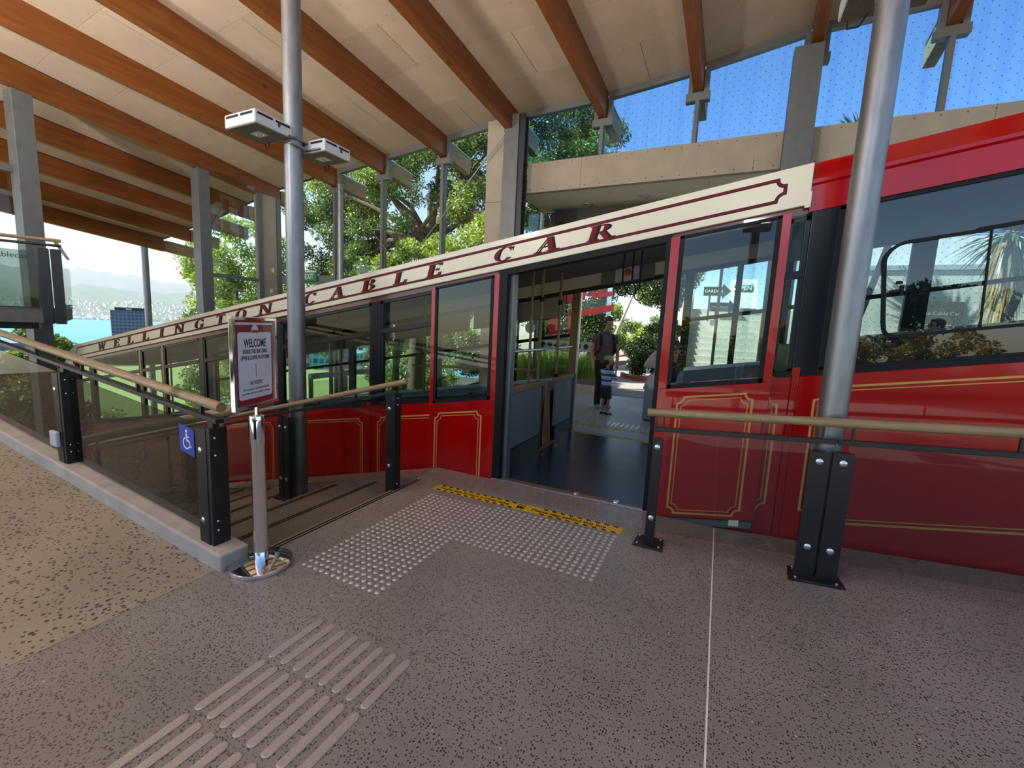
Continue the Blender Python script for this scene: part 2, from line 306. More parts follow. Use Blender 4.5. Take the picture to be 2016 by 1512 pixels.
def striped(name, a, b, z0, period):
    m, t, o = new_mat(name); p = N(t, 'ShaderNodeBsdfPrincipled'); tc = N(t, 'ShaderNodeTexCoord'); sp = N(t, 'ShaderNodeSeparateXYZ'); t.links.new(tc.outputs['Object'], sp.inputs[0])
    mu = N(t, 'ShaderNodeMath', operation='MULTIPLY'); mu.inputs[1].default_value = 1/period; t.links.new(sp.outputs[2], mu.inputs[0])
    fr = N(t, 'ShaderNodeMath', operation='FRACT'); t.links.new(mu.outputs[0], fr.inputs[0])
    r = N(t, 'ShaderNodeValToRGB'); r.color_ramp.interpolation = 'CONSTANT'; e = r.color_ramp.elements
    e[0].color = lin(a); e[1].position = 0.45; e[1].color = lin(b); x = e.new(0.62); x.color = lin('7fa0cf'); x = e.new(0.72); x.color = lin(b)
    t.links.new(fr.outputs[0], r.inputs[0]); t.links.new(r.outputs[0], p.inputs['Base Color']); p.inputs['Roughness'].default_value = 0.85
    t.links.new(p.outputs[0], o.inputs[0]); return m
M['striped'] = striped('striped_cotton', '2f5fa8', 'dfe3ea', 0, 0.105)

# ---------------- text ----------------
PENDING = []
def text(name, s, size, mat, parent, org, xd, yd, align='CENTER', ext=0.0006, kx=1.0, lift=0.0012, bold=0.0):
    PENDING.append((name, s, size, mat, parent, Vector(org), Vector(xd).normalized(), Vector(yd), align, ext, kx, lift, bold))
def flush_text():
    tmp = []
    for a in PENDING:
        c = bpy.data.curves.new('txt', 'FONT'); c.body = a[1]; c.size = a[2]; c.align_x = a[8]; c.align_y = 'CENTER'; c.extrude = a[9]; c.resolution_u = 3; c.offset = a[12]
        o = bpy.data.objects.new('txt', c); COL.objects.link(o); tmp.append(o)
    dg = bpy.context.evaluated_depsgraph_get(); dg.update()
    for a, o in zip(PENDING, tmp):
        me = bpy.data.meshes.new_from_object(o.evaluated_get(dg)); me.name = a[0]
        x, y = a[6], a[7]; n = x.cross(y).normalized(); kx = a[10]
        mt = Matrix(((x.x*kx, y.x, n.x, 0), (x.y*kx, y.y, n.y, 0), (x.z*kx, y.z, n.z, 0), (0, 0, 0, 1))); mt.translation = a[5]+n*a[11]
        me.transform(mt); me.materials.clear(); me.materials.append(a[3])
        bpy.data.objects.remove(o, do_unlink=True)
        ob(a[0], me, None, a[4])
# ================= FLOOR, RAMPS, STAIR =================
KL, KR = 0.088, 0.07            # ramp slopes going up to each side
XL, XR, YE = -2.62, 0.10, 3.775  # ends of the level floor, platform edge
floor = ob('floor', B().box(XL, XR, -1.0, 3.44, -0.3, 0), M['terrazzo'], kind='structure', label='dark polished aggregate concrete platform floor in front of the open car door', cat='floor')
ob('coping_slab', B().box(XL, XR-0.004, 3.446, YE, -0.3, 0), M['coping'], floor)
j = B().box(XR-0.004, XR+0.004, -1, YE-0.01, -0.01, 0.0012); ob('expansion_joint', j, M['white'], floor)
b = B().box(XR+0.004, 5.5, -1, 3.44, -0.3, 0); b.v = [(x, y, z+KR*max(0, x-XR)) for x, y, z in b.v]
fr = ob('floor_2', b, M['terrazzo'], kind='structure', label='polished aggregate ramp rising beside the red cab', cat='ramp')
b = B().box(XR+0.004, 5.5, 3.446, YE, -0.3, 0); b.v = [(x, y, z+KR*max(0, x-XR)) for x, y, z in b.v]
ob('coping_slab', b, M['coping'], fr)
b = B().box(-9, XL-0.004, -1, 1.46, -0.3, 0); b.v = [(x, y, z+KL*max(0, XL-x)) for x, y, z in b.v]
ob('floor_3', b, M['rampfloor'], kind='structure', label='coarse exposed aggregate ramp climbing beside the concrete kerb', cat='ramp')
# kerb under the balustrade, going down to the stair as a wall
kz = lambda x: KL*(XL-x)
b = B().prism([(-2.58, 1.46, -0.16), (-2.58, 1.46, 0.10), (-9, 1.46, kz(-9)+0.105), (-9, 1.46, -2.4), (-8.8, 1.46, -2.4)], (0, 0.18, 0))
ob('wall_kerb', b, M['concrete'], bev=0.012, kind='structure', label='pale concrete kerb wall between ramp and stair', cat='kerb')
stair = empty('stair_flight', (XL, 2.5, 0), 'stone stair running down beside the red car', 'stair', kind='structure')
for i in range(11):
    x1 = XL-0.56*i; x0 = x1-0.56; z = -0.14*(i+1)
    ob('tread', B().box(x0-0.02, x1-0.004, 1.645, 3.44, z-0.2, z), M['tread'], stair)
    b = B()
    for dx in (0.03, 0.06): b.box(x1-0.56+dx-0.006, x1-0.56+dx+0.006, 1.66, 3.36, z, z+0.004)
    ob('nosing_strip', b, M['rubber'], stair)
b = B()
for dx in (0.03, 0.06): b.box(XL+dx-0.006, XL+dx+0.006, 1.66, 3.36, 0, 0.003)
ob('nosing_strip', b, M['rubber'], stair)
for i in range(6):
    x1 = XL-1.05*i; x0 = x1-1.046
    b = B().box(x0, x1, 3.446, YE, -0.5, 0); b.v = [(x, y, z+0.25*(x-XL)) for x, y, z in b.v]; ob('sloping_coping', b, M['coping'], stair)
b = B().box(-40, 6, 3.2, 6.9, -6, -5.4); b.v = [(x, y, z+0.172*x+2.6) for x, y, z in b.v]
ob('floor_track_bed', b, M['darkconc'], kind='structure', label='dark sloping track bed beneath the cable car', cat='track bed')
# tactile studs: nearest 300 one by one, the rest joined
def stud(bb, x, y): bb.lathe((x, y, 0), [(0.0165, -0.001), (0.0165, 0.002), (0.0125, 0.0052), (0.004, 0.006)], 10)
pts = [(-2.235+0.05*i, 1.77+0.05*jj) for i in range(13) for jj in range(28)] + [(-1.585+0.05*i, 2.53+0.05*jj) for i in range(21) for jj in range(14)]
pts.sort(key=lambda p: p[0]**2+p[1]**2)
sb = B(); stud(sb, 0, 0); sme = mesh_of('tactile_stud', sb, M['steel'], True)
for x, y in pts[:300]:
    o = bpy.data.objects.new('tactile_stud', sme); o.location = (x, y, 0); finish(o, None, None, None, None, floor)
sb = B()
for x, y in pts[300:]: stud(sb, x, y)
ob('tactile_studs', sb, M['steel'], floor, True, kind='stuff')
gb = B(); prof = []
L, Wd = 0.292, 0.041
out = [(-Wd/2, Wd/2), (-Wd/2, L-Wd/2)]; pl = []
for a in range(7): pl.append((Wd/2*math.cos(math.pi*a/6), L-Wd/2+Wd/2*math.sin(math.pi*a/6)))
for a in range(7): pl.append((-Wd/2*math.cos(math.pi*a/6), Wd/2-Wd/2*math.sin(math.pi*a/6)))
n = len(pl)
lo = [(x, y, -0.001) for x, y in pl]; md = [(x, y, 0.003) for x, y in pl]; hi = [(x*0.72, (y-L/2)*0.97+L/2, 0.0055) for x, y in pl]
gb.add(lo+md+hi, [(i, (i+1) % n, n+(i+1) % n, n+i) for i in range(n)]+[(n+i, n+(i+1) % n, 2*n+(i+1) % n, 2*n+i) for i in range(n)]+[tuple(range(2*n, 3*n))])
gme = mesh_of('guide_bar', gb, M['barsteel'])
for r in range(4):
    for c in range(8):
        o = bpy.data.objects.new('guide_bar', gme); o.location = (-1.715+0.0805*c, 1.165-0.312*r, 0); finish(o, None, None, None, None, floor)

# yellow safety tape
tp = empty('safety_tape', (-1.43, 3.3, 0), 'yellow and black tape stuck on the floor before the car door', 'tape')
tx0, tx1, ty0, ty1 = -2.33, -0.555, 3.235, 3.365
b = B().prism([(tx0, ty0, 0.0004), (tx1, ty0, 0.0004), (tx1+0.0, ty1, 0.0004), (tx0+0.02, ty1, 0.0004)], (0, 0, 0.0012)); ob('tape_strip', b, M['yellow'], tp)
for i in range(23):
    x = tx0+0.06+i*0.075
    if 0.46 < (x-tx0)/(tx1-tx0) < 0.585: continue
    for y0, y1 in ((ty0+0.001, ty0+0.026), (ty1-0.026, ty1-0.001)):
        ob('hatch_mark', B().prism([(x, y0, 0.0017), (x+0.038, y0, 0.0017), (x+0.022, y1, 0.0017), (x-0.016, y1, 0.0017)], (0, 0, 0.0003)), M['tapeblack'], tp)
text('tape_lettering', 'Noho koa ki muri o tēnei raina', 0.066, M['tapeblack'], tp, (-1.90, 3.298, 0.0018), (1, 0, 0), (0, 1, 0), kx=0.86, lift=0.0004, bold=0.0012)
text('tape_lettering', 'Please stay behind this line', 0.070, M['tapeblack'], tp, (-1.00, 3.298, 0.0018), (1, 0, 0), (0, 1, 0), kx=0.86, lift=0.0004, bold=0.0012)
b = B(); cx, cy = -1.425, 3.30; z = 0.0019
def rc(x0, x1, y0, y1): b.box(cx+x0, cx+x1, cy+y0, cy+y1, z-0.0002, z+0.0004)
rc(-.034, .034, .034, .044); rc(-.034, -.026, -.02, .04); rc(.026, .034, -.02, .04); rc(-.034, .034, -.03, .004); rc(-.004, .004, 0, .04)
b.prism([(cx-.03, cy-.055, z), (cx-.02, cy-.055, z), (cx-.008, cy-.03, z), (cx-.018, cy-.03, z)], (0, 0, .0004)); b.prism([(cx+.02, cy-.055, z), (cx+.03, cy-.055, z), (cx+.018, cy-.03, z), (cx+.008, cy-.03, z)], (0, 0, .0004))
ob('tram_symbol', b, M['tapeblack'], tp)

# ================= BALUSTRADES AND HANDRAILS =================
def boltset(par, pts, ax, r=0.014):
    for p in pts: ob('bolt', B().lathe(p, [(r, -0.002), (r, 0.004), (r*0.6, 0.008), (0.002, 0.009)], 12, ax), M['bolt'], par, True)
# balustrade A on the kerb
ba = empty('glass_balustrade', (-2.9, 1.54, 0.1), 'glass balustrade on the concrete kerb with sloping timber handrail and black posts', 'balustrade')
YA = 1.55
za = lambda x, h: h+KL*(XL-x)
ob('handrail', B().tube([(-2.66, YA, za(-2.66, 0.985)), (-9, YA, za(-9, 0.985))], 0.031, 14), M['rail'], ba, True)
ob('under_bar', B().bar((-2.68, YA, za(-2.68, 0.895)), (-9, YA, za(-9, 0.895)), 0.05, 0.028), M['black'], ba, bev=0.003)
for x in (-2.86, -3.6, -4.4, -5.2, -6, -6.8, -7.6): ob('rail_bracket', B().bar((x, YA, za(x, 0.9)), (x, YA, za(x, 0.965)), 0.02, 0.016, (1, 0, 0)), M['black'], ba)
for x in (-2.765, -4.71, -6.6):
    pz0, pz1 = za(x, 0.095), za(x, 0.835)
    p = ob('post', B().box(x-0.075, x+0.025, YA-0.055, YA-0.005, pz0, pz1).box(x-0.075, x+0.025, YA+0.02, YA+0.06, pz0, pz1).box(x+0.025, x+0.058, YA-0.05, YA+0.055, pz0-0.005, pz1+0.01).box(x-0.01, x+0.045, YA-0.02, YA+0.02, pz1, za(x, 0.89)), M['black'], ba, bev=0.003)
    boltset(p, [(x-0.03, YA-0.055, pz0+0.16), (x-0.03, YA-0.055, pz1-0.13)], (0, -1, 0), 0.018)
    boltset(p, [(x+0.058, YA-0.02, pz0+0.1), (x+0.058, YA-0.02, pz0+0.16), (x+0.058, YA-0.02, pz1-0.05), (x+0.058, YA-0.02, pz1-0.16)], (1, 0, 0), 0.008)
for x0, x1 in ((-4.68, -2.80), (-6.54, -4.75), (-9, -6.64)):
    ob('glass_pane', B().prism([(x0, YA, za(x0, 0.13)), (x1, YA, za(x1, 0.13)), (x1, YA, za(x1, 0.82)), (x0, YA, za(x0, 0.82))], (0, 0.012, 0)), M['tint'], ba)
ob('sensor_box', B().box(-4.83, -4.71, YA-0.085, YA-0.056, za(-4.9, 0.22), za(-4.9, 0.345)), M['lumgrey'], ba, bev=0.008)
sg = empty('accessibility_sign', (-3.0, YA-0.004, 0.75), 'blue wheelchair symbol sticker on the tinted glass beside the end post', 'sign')
b = B().prism([(-3.115, YA-0.004, 0.655), (-2.955, YA-0.004, 0.625), (-2.955, YA-0.004, 0.805), (-3.115, YA-0.004, 0.83)], (0, 0.003, 0)); ob('sign_panel', b, M['blue'], sg)
b = B(); ox, oz, yy = -3.035, 0.728, YA-0.0055
b.lathe((ox+0.004, yy, oz+0.062), [(0.0105, 0), (0.0105, 0.001)], 14, (0, -1, 0))
b.bar((ox+0.003, yy, oz+0.046), (ox+0.006, yy, oz+0.0), 0.014, 0.002, (0, 1, 0)); b.bar((ox+0.004, yy, oz+0.024), (ox+0.03, yy, oz+0.024), 0.009, 0.002, (0, 1, 0))
b.bar((ox+0.002, yy, oz+0.001), (ox+0.032, yy, oz-0.002), 0.011, 0.002, (0, 1, 0)); b.bar((ox+0.03, yy, oz), (ox+0.042, yy, oz-0.042), 0.011, 0.002, (0, 1, 0)); b.bar((ox+0.038, yy, oz-0.041), (ox+0.055, yy, oz-0.036), 0.009, 0.002, (0, 1, 0))
prev = None
for k in range(15):
    a = math.radians(110+k*250/14); p = (ox+0.001+0.036*math.cos(a), yy, oz-0.018+0.036*math.sin(a))
    if prev: b.bar(prev, p, 0.009, 0.002, (0, 1, 0))
    prev = p
ob('wheelchair_symbol', b, M['white'], sg)
# stair handrail C (near side of the stair)
hc = empty('stair_handrail', (-2.9, 1.72, -0.14), 'timber stair handrail on flat black plates behind the kerb glass', 'handrail')
YC = 1.72; zc = lambda x: 0.925+0.25*(x+2.82)
ob('handrail', B().tube([(-2.8, YC, zc(-2.8)), (-8.5, YC, zc(-8.5))], 0.033, 14), M['rail'], hc, True)
for x in (-2.93, -4.7, -6.5):
    zb = -0.14*(math.floor((XL-x)/0.56)+1)
    ob('plate_post', B().box(x-0.04, x+0.04, YC-0.02, YC-0.005, zb, zc(x)-0.1), M['black'], hc, bev=0.002)
    p = ob('rail_bracket', B().box(x-0.018, x+0.018, YC-0.028, YC-0.02, zc(x)-0.25, zc(x)-0.09).bar((x, YC-0.022, zc(x)-0.12), (x, YC-0.005, zc(x)-0.03), 0.016, 0.016, (1, 0, 0)).box(x-0.045, x+0.045, YC-0.02, YC+0.02, zc(x)-0.036, zc(x)-0.03), M['galv'], hc)
    boltset(p, [(x, YC-0.028, zc(x)-0.115), (x, YC-0.028, zc(x)-0.225)], (0, -1, 0), 0.008)
ob('bent_bracket', B().tube([(-4.02, YC-0.04, 0.36), (-3.92, YC-0.04, 0.385), (-3.9, YC-0.04, 0.40), (-3.9, YC-0.02, 0.47)], 0.012, 8), M['alu'], hc, True)
# stair handrail B (far side of the stair, with tinted glass)
hb = empty('stair_balustrade', (-2.64, 3.05, 0), 'glass stair balustrade with timber rail between stair and car, top post by the tactile studs', 'balustrade')
YB = 3.05; zb_ = lambda x, h: h+0.26*(x+2.64)
ob('handrail', B().tube([(-2.49, YB, zb_(-2.49, 0.985)), (-8.6, YB, zb_(-8.6, 0.985))], 0.026, 14), M['rail'], hb, True)
ob('under_bar', B().bar((-2.6, YB, zb_(-2.6, 0.91)), (-8.6, YB, zb_(-8.6, 0.91)), 0.05, 0.03), M['black'], hb, bev=0.003)
for x in (-3.1, -3.6, -4.6, -5.4): ob('rail_bracket', B().bar((x, YB, zb_(x, 0.92)), (x, YB, zb_(x, 0.97)), 0.016, 0.016, (1, 0, 0)), M['black'], hb)
for x, two in ((-2.64, 0), (-4.12, 1), (-5.9, 1)):
    base = 0 if not two else -0.14*(math.floor((XL-x)/0.56)+1); top = zb_(x, 0.87)
    b = B()
    if two: b.box(x-0.085, x-0.006, YB-0.03, YB+0.01, base, top).box(x+0.006, x+0.085, YB-0.03, YB+0.01, base, top).box(x-0.1, x+0.1, YB-0.09, YB+0.07, base, base+0.014)
    else: b.box(x-0.06, x+0.02, YB-0.03, YB-0.008, base-0.1, top).box(x+0.02, x+0.05, YB-0.04, YB+0.05, base-0.1, top+0.03).box(x-0.05, x+0.02, YB+0.016, YB+0.04, base-0.1, top)
    p = ob('post', b, M['black'], hb, bev=0.002)
    xs = (x-0.045, x+0.045) if two else (x-0.02,)
    boltset(p, [(xx, YB-0.03, zz) for xx in xs for zz in (base+0.22, top-0.11)], (0, -1, 0), 0.018)
    if not two: boltset(p, [(x+0.05, YB, zz) for zz in (0.05, 0.8, 0.86)], (1, 0, 0), 0.008)
for x0, x1 in ((-4.03, -2.66), (-5.82, -4.2), (-8.6, -5.98)):
    ob('glass_pane', B().prism([(x0, YB, zb_(x0, 0.1)), (x1, YB, zb_(x1, 0.1)), (x1, YB, zb_(x1, 0.84)), (x0, YB, zb_(x0, 0.84))], (0, 0.012, 0)), M['balglass'], hb)
# ramp balustrade R
hr = empty('ramp_balustrade', (0.7, 3.22, 0.04), 'glass ramp balustrade with timber handrail in front of the red cab', 'balustrade')
YR = 3.22; zr = lambda x, h: h+KR*(x+0.4)
ob('handrail', B().tube([(-0.425, YR, zr(-0.425, 0.985)), (5, YR, zr(5, 0.985))], 0.029, 16), M['rail'], hr, True)
ob('under_bar', B().bar((-0.37, YR, zr(-0.37, 0.865)), (0.70, YR, zr(0.7, 0.865)), 0.04, 0.03).bar((0.71, YR, zr(0.71, 0.865)), (5, YR, zr(5, 0.865)), 0.04, 0.03), M['black'], hr, bev=0.003)
for x in (-0.36, -0.31, 0.3, 0.63, 0.78, 1.5, 2.2): ob('rail_bracket', B().bar((x, YR, zr(x, 0.87)), (x, YR, zr(x, 0.965)), 0.016, 0.012, (1, 0, 0)), M['black'], hr)
for xs in ((-0.335,), (0.625, 0.745), (2.6, 2.72)):
    xc = sum(xs)/len(xs); g = KR*max(0, xc-XR); wd = 0.034 if len(xs) == 1 else 0.054
    b = B()
    for x in xs: b.box(x-wd, x+wd, YR-0.035, YR-0.01, g, zr(x, 0.80)).box(x-wd*0.5, x+wd*0.5, YR-0.01, YR+0.03, g, zr(x, 0.80))
    p = ob('post', b, M['black'], hr, bev=0.003)
    bw = 0.105 if len(xs) == 1 else 0.15
    b = B().prism([(xc-bw, YR-0.10, g-0.012+KR*-bw*(xc > 0.2)), (xc+bw, YR-0.10, g-0.012+KR*bw*(xc > 0.2)), (xc+bw*0.9, YR+0.08, g-0.012+KR*bw*(xc > 0.2)), (xc-bw*0.9, YR+0.08, g-0.012-KR*bw*(xc > 0.2))], (0, 0, 0.028)); q = ob('base_plate', b, M['black'], hr, bev=0.003)
    boltset(q, [(xc+sx*bw*0.72, YR+sy, g+0.017+KR*sx*bw*0.7*(xc > 0.2)) for sx in (-1, 1) for sy in (-0.075, 0.055)], (0, 0, 1), 0.01)
    boltset(p, [(x, YR-0.035, g+hh) for x in xs for hh in (0.21, zr(x, 0.74)-g-(0.0))], (0, -1, 0), 0.02)
for x0, x1 in ((-0.30, 0.60), (0.77, 2.57), (2.76, 5)):
    ob('glass_pane', B().prism([(x0, YR, zr(x0, 0.09)), (x1, YR, zr(x1, 0.09)), (x1, YR, zr(x1, 0.85)), (x0, YR, zr(x0, 0.85))], (0, 0.012, 0)), M['balglass'], hr)

# ================= ROUND STEEL POLES WITH FITTINGS =================
def pole(name, x, y, z0, z1, r, label, group=None): return ob(name, B().lathe((x, y, 0), [(r, z0), (r, z1)], 32), M['galv'], None, True, label=label, cat='pole', group=group)
pole('steel_pole', 0.69, 3.36, 0.02, 6.66, 0.079, 'round galvanised steel pole rising behind the ramp handrail in front of the cab')
pole('steel_pole', -4.13, 3.22, -0.42, 6.5, 0.088, 'round galvanised steel pole on the stair carrying two white fittings')
def fitting(name, x0, x1, y0, y1, z0, z1, label, arm):
    e = empty(name, ((x0+x1)/2, (y0+y1)/2, z0), label, 'light fitting')
    ob('housing', B().box(x0, x1, y0, y1, z0, z1), M['lumgrey'], e, bev=0.012)
    ob('perforated_panel', B().box(x0+0.012, x1-0.012, y0+0.012, y1-0.012, z0-0.006, z0+0.002), M['perf'], e)
    b = B(); cx, cy = (x0+x1)/2, (y0+y1)/2
    b.box(cx-0.07, cx+0.07, cy-0.05, cy+0.05, z0-0.008, z0-0.004); o = ob('fixing_plate', b, M['lumgrey'], e)
    boltset(o, [(cx+dx, cy+dy, z0-0.008) for dx, dy in ((-.04, 0), (.04, .02), (0, -.03))], (0, 0, -1), 0.006)
    L = y1-y0; t = z1-z0
    for a, c in ((0.07, 0.46), (0.54, 0.93)):
        ob('slot', B().box(x1-0.002, x1+0.003, y0+L*a, y0+L*c, z0+t*0.68, z0+t*0.84), M['rubber'], e)
        ob('slot', B().box(x0+(x1-x0)*a, x0+(x1-x0)*c, y0-0.003, y0+0.002, z0+t*0.66, z0+t*0.83), M['rubber'], e)
    ob('latch', B().box(x1, x1+0.012, y0+L*0.6, y0+L*0.64, z0+t*0.4, z0+t*0.72), M['darksteel'], e)
    b = B()
    for p, q in arm: b.bar(p, q, 0.04, 0.012)
    ob('bracket_arm', b, M['galv'], e)
    ob('cable', B().tube([(x0+0.05, y1-0.02, z0+0.01), (x0+0.06, y1+0.0, z0-0.05), (x0+0.12, y1-0.02, z0-0.06), (x0+0.16, y1-0.05, z0-0.002)], 0.006, 6), M['rubber'], e, True)
fitting('light_fitting', -4.50, -4.05, 2.76, 3.15, 3.31, 3.43, 'white slotted box fitting fixed on the near face of the stair pole', [((-4.5, 3.14, 3.315), (-4.0, 3.14, 3.315)), ((-4.05, 3.1, 3.32), (-4.05, 3.34, 3.32)), ((-4.21, 3.1, 3.32), (-4.21, 3.34, 3.32))])
fitting('light_fitting', -4.23, -3.80, 3.26+0.06, 3.66, 3.235, 3.355, 'white slotted box fitting fixed behind the stair pole, cable hanging', [((-4.3, 3.31, 3.25), (-3.85, 3.31, 3.25)), ((-4.03, 3.1, 3.25), (-4.03, 3.34, 3.25))])
fitting('light_fitting', 0.50, 0.97, 3.45, 3.85, 3.71, 3.83, 'dark perforated underside of a box fitting high on the pole before the cab', [((0.69, 3.3, 3.73), (0.69, 3.5, 3.73))])

# added poles and fittings behind the photographer; their fill lamps brighten the roof
for k, x in enumerate((-9.0, -4.4, 0.4)):
    pole('steel_pole', x, -2.4, 0.0, (6.3, 6.75, 7.1)[k], 0.079, ('first', 'second', 'third')[k]+' added round pole holding a fill lamp behind the photographer')
    fitting('light_fitting', x-0.24, x+0.24, -2.28, -1.9, 3.6, 3.72, 'added white box with fill lamp on the '+('first', 'second', 'third')[k]+' pole behind the photographer', [((x, -2.4, 3.62), (x, -2.2, 3.62))])
    ul = bpy.data.lights.new('fill_lamp', 'AREA'); ul.energy = (380, 280, 110)[k]; ul.size = 0.42; ul.shape = 'SQUARE'; ul.color = (1.0, 0.95, 0.9)
    uo = bpy.data.objects.new('fill_lamp', ul); COL.objects.link(uo); uo.location = (x, -2.09, 3.76); uo.rotation_euler = (math.radians(180-22), 0, 0)

# ================= STANCHION SIGN =================
st = empty('sign_stand', (-2.45, 1.63, 0), 'chrome stanchion on a round polished base holding a framed welcome notice', 'sign stand')
sx, sy = -2.45, 1.63
ob('base', B().lathe((sx, sy, 0), [(0.175, 0.0), (0.178, 0.012), (0.175, 0.026), (0.165, 0.03), (0.06, 0.04), (0.001, 0.041)], 48), M['chrome'], st, True)
ob('pole', B().lathe((sx, sy, 0), [(0.040, 0.035), (0.040, 0.78), (0.043, 0.785), (0.043, 0.94), (0.040, 0.955), (0.02, 0.958), (0.012, 0.962), (0.012, 1.03)], 28), M['chrome'], st, True)
ob('belt_slot', B().box(sx-0.045, sx-0.039, sy-0.03, sy-0.014, 0.82, 0.93), M['rubber'], st); ob('belt_slot', B().box(sx+0.022, sx+0.032, sy-0.038, sy-0.024, 0.82, 0.93), M['rubber'], st)
U = Vector((-0.38, 0.925, 0)).normalized(); NN = Vector((U.y, -U.x, 0)); C0 = Vector((sx, sy, 0))
def fp(a, z, d=0.0): return C0+U*a+NN*d+Vector((0, 0, z))
fw_, z0_, z1_ = 0.188, 1.02, 1.525
b = B()
for p, q in ((fp(-fw_, z0_), fp(-fw_, z1_)), (fp(fw_, z0_), fp(fw_, z1_))): b.bar(p, q, 0.022, 0.026, NN)
for z in (z0_, z1_): b.bar(fp(-fw_-0.011, z), fp(fw_+0.011, z), 0.026, 0.022)
ob('frame', b, M['chrome'], st, bev=0.004)
ob('backing', B().prism([fp(-fw_, z0_, -0.006), fp(fw_, z0_, -0.006), fp(fw_, z1_, -0.006), fp(-fw_, z1_, -0.006)], NN*0.004), M['darksteel'], st)
ob('poster', B().prism([fp(-fw_+.011, z0_+.011, 0.0), fp(fw_-.011, z0_+.011, 0.0), fp(fw_-.011, z1_-.011, 0.0), fp(-fw_+.011, z1_-.011, 0.0)], NN*0.002), M['posterred'], st)
pl = []; a0, a1, b0, b1, rr = -0.150, 0.150, 1.065, 1.45, 0.018
for cx_, cz_, s0 in ((a1-rr, b1-rr, 0), (a0+rr, b1-rr, 90), (a0+rr, b0+rr, 180), (a1-rr, b0+rr, 270)):
    for k in range(4):
        an = math.radians(s0+30*k); pl.append(fp(cx_+rr*math.cos(an), cz_+rr*math.sin(an), 0.0024))
ob('notice_panel', B().prism(pl, NN*0.0006), M['paper'], st)
ob('poster_edge', B().prism([fp(-.165, 1.492, .0024), fp(.165, 1.492, .0024), fp(.165, 1.505, .0024), fp(-.165, 1.505, .0024)], NN*0.0006), M['paper'], st)
ob('round_badge', B().lathe(fp(0, 1.462, 0.003), [(0.03, 0), (0.03, 0.0008)], 20, NN), M['paper'], st)
ob('badge_band', B().prism([fp(-.027, 1.447, .0042), fp(.027, 1.447, .0042), fp(.027, 1.462, .0042), fp(-.027, 1.462, .0042)], NN*0.0004), M['posterred'], st)
def pt(s, size, z, kx=0.72, bold=0.0, a=0.0): text('notice_lettering', s, size, M['ink'], st, fp(a, z, 0.0032), U, (0, 0, 1), kx=kx, lift=0.0003, ext=0.0003, bold=bold)
pt('WELCOME', 0.066, 1.385, 0.62, 0.0012); pt('BOARD THIS SIDE USING', 0.034, 1.338, 0.58, 0.0006); pt('UPPER & LOWER PLATFORMS', 0.034, 1.302, 0.58, 0.0006)
ob('notice_rule', B().prism([fp(-.002, 1.185, .0032), fp(.002, 1.185, .0032), fp(.002, 1.265, .0032), fp(-.002, 1.265, .0032)], NN*0.0004), M['ink'], st)
pt('NO TICKETS?', 0.030, 1.155, 0.6, 0.0006); pt('Hop on and pay at the bottom of the hill', 0.0185, 1.122, 0.75); pt('or purchase next door in Cable Car Museum', 0.0185, 1.098, 0.75)
# ================= ROOF =================
W = 8.95; T = 0.09; YN = -3.5
BEAMS = [(-18.46, 3.65, -.10), (-16.85, 3.93, -.10), (-15.18, 4.20, -.10), (-13.72, 4.50, -.10), (-12.22, 4.80, -.10), (-9.90, 5.08, .03), (-8.22, 5.25, .008), (-6.38, 5.43, .023), (-4.53, 5.65, .035), (-2.61, 5.72, .046), (-0.89, 5.90, .026), (0.84, 6.17, .06), (2.51, 6.21, .06), (4.3, 6.4, .06), (6.2, 6.6, .06)]
BW, BD = 0.165, 0.45
def bx(i, y): x, z, d = BEAMS[i]; return x-d*(W-y), z+T*(W-y)      # left bottom edge at depth y
def beam_block(i, ya, yb, zo=0.0, dep=BD):
    (xa, za_), (xb, zb) = bx(i, ya), bx(i, yb)
    return B().add([(xa, ya, za_+zo), (xa+BW, ya, za_+zo), (xa+BW, ya, za_+dep), (xa, ya, za_+dep), (xb, yb, zb+zo), (xb+BW, yb, zb+zo), (xb+BW, yb, zb+dep), (xb, yb, zb+dep)],
                   [(0, 3, 2, 1), (4, 5, 6, 7), (0, 1, 5, 4), (1, 2, 6, 5), (2, 3, 7, 6), (3, 0, 4, 7)])
rf = B()
for i in range(len(BEAMS)-1):
    (xa, za_), (xb, zb), (xc, zc_), (xd, zd) = bx(i, W+0.1), bx(i+1, W+0.1), bx(i+1, YN), bx(i, YN); h = BD+0.005
    rf.prism([(xa, W+0.1, za_+h), (xb, W+0.1, zb+h), (xc, YN, zc_+h), (xd, YN, zd+h)], (0, 0, 0.22))
ceil = ob('ceiling', rf, M['darksteel'], kind='structure', label='sloping station roof lined with boards between exposed timber beams', cat='ceiling')
for i in range(len(BEAMS)):
    bm_ = ob('roof_beam', beam_block(i, W-0.02, YN), M['beam'], ceil, bev=0.006)
    ob('beam_tail', beam_block(i, W+1.0, W+0.02, 0.02, 0.38), M['beamend'], bm_)
    (x0, z0) = bx(i, W+0.9)
    ob('tail_capping', B().bar((bx(i, W+1.02)[0]+BW/2, W+1.02, bx(i, W+1.02)[1]+0.39), (bx(i, W+.05)[0]+BW/2, W+.05, bx(i, W+.05)[1]+0.39), BW+0.03, 0.02), M['alu'], bm_)
    xb, zb = bx(i, W-0.13)
    for k in range(3): ob('dowel', B().lathe((xb+BW, W-0.13+0.0*k, zb+0.09+k*0.13), [(0.018, 0), (0.018, 0.004), (0.01, 0.006)], 12, (1, 0, 0)), M['screw'], bm_)
scr = B()
def cpt(i, u, y):
    xa, za_ = bx(i, y); xb, zb = bx(i+1, y); xa += BW+0.002; xb -= 0.002
    return Vector((xa+(xb-xa)*u, y, za_+(zb-za_)*(u*(xb-xa)+BW)/(xb-xa+BW*1.0)+BD-0.02))
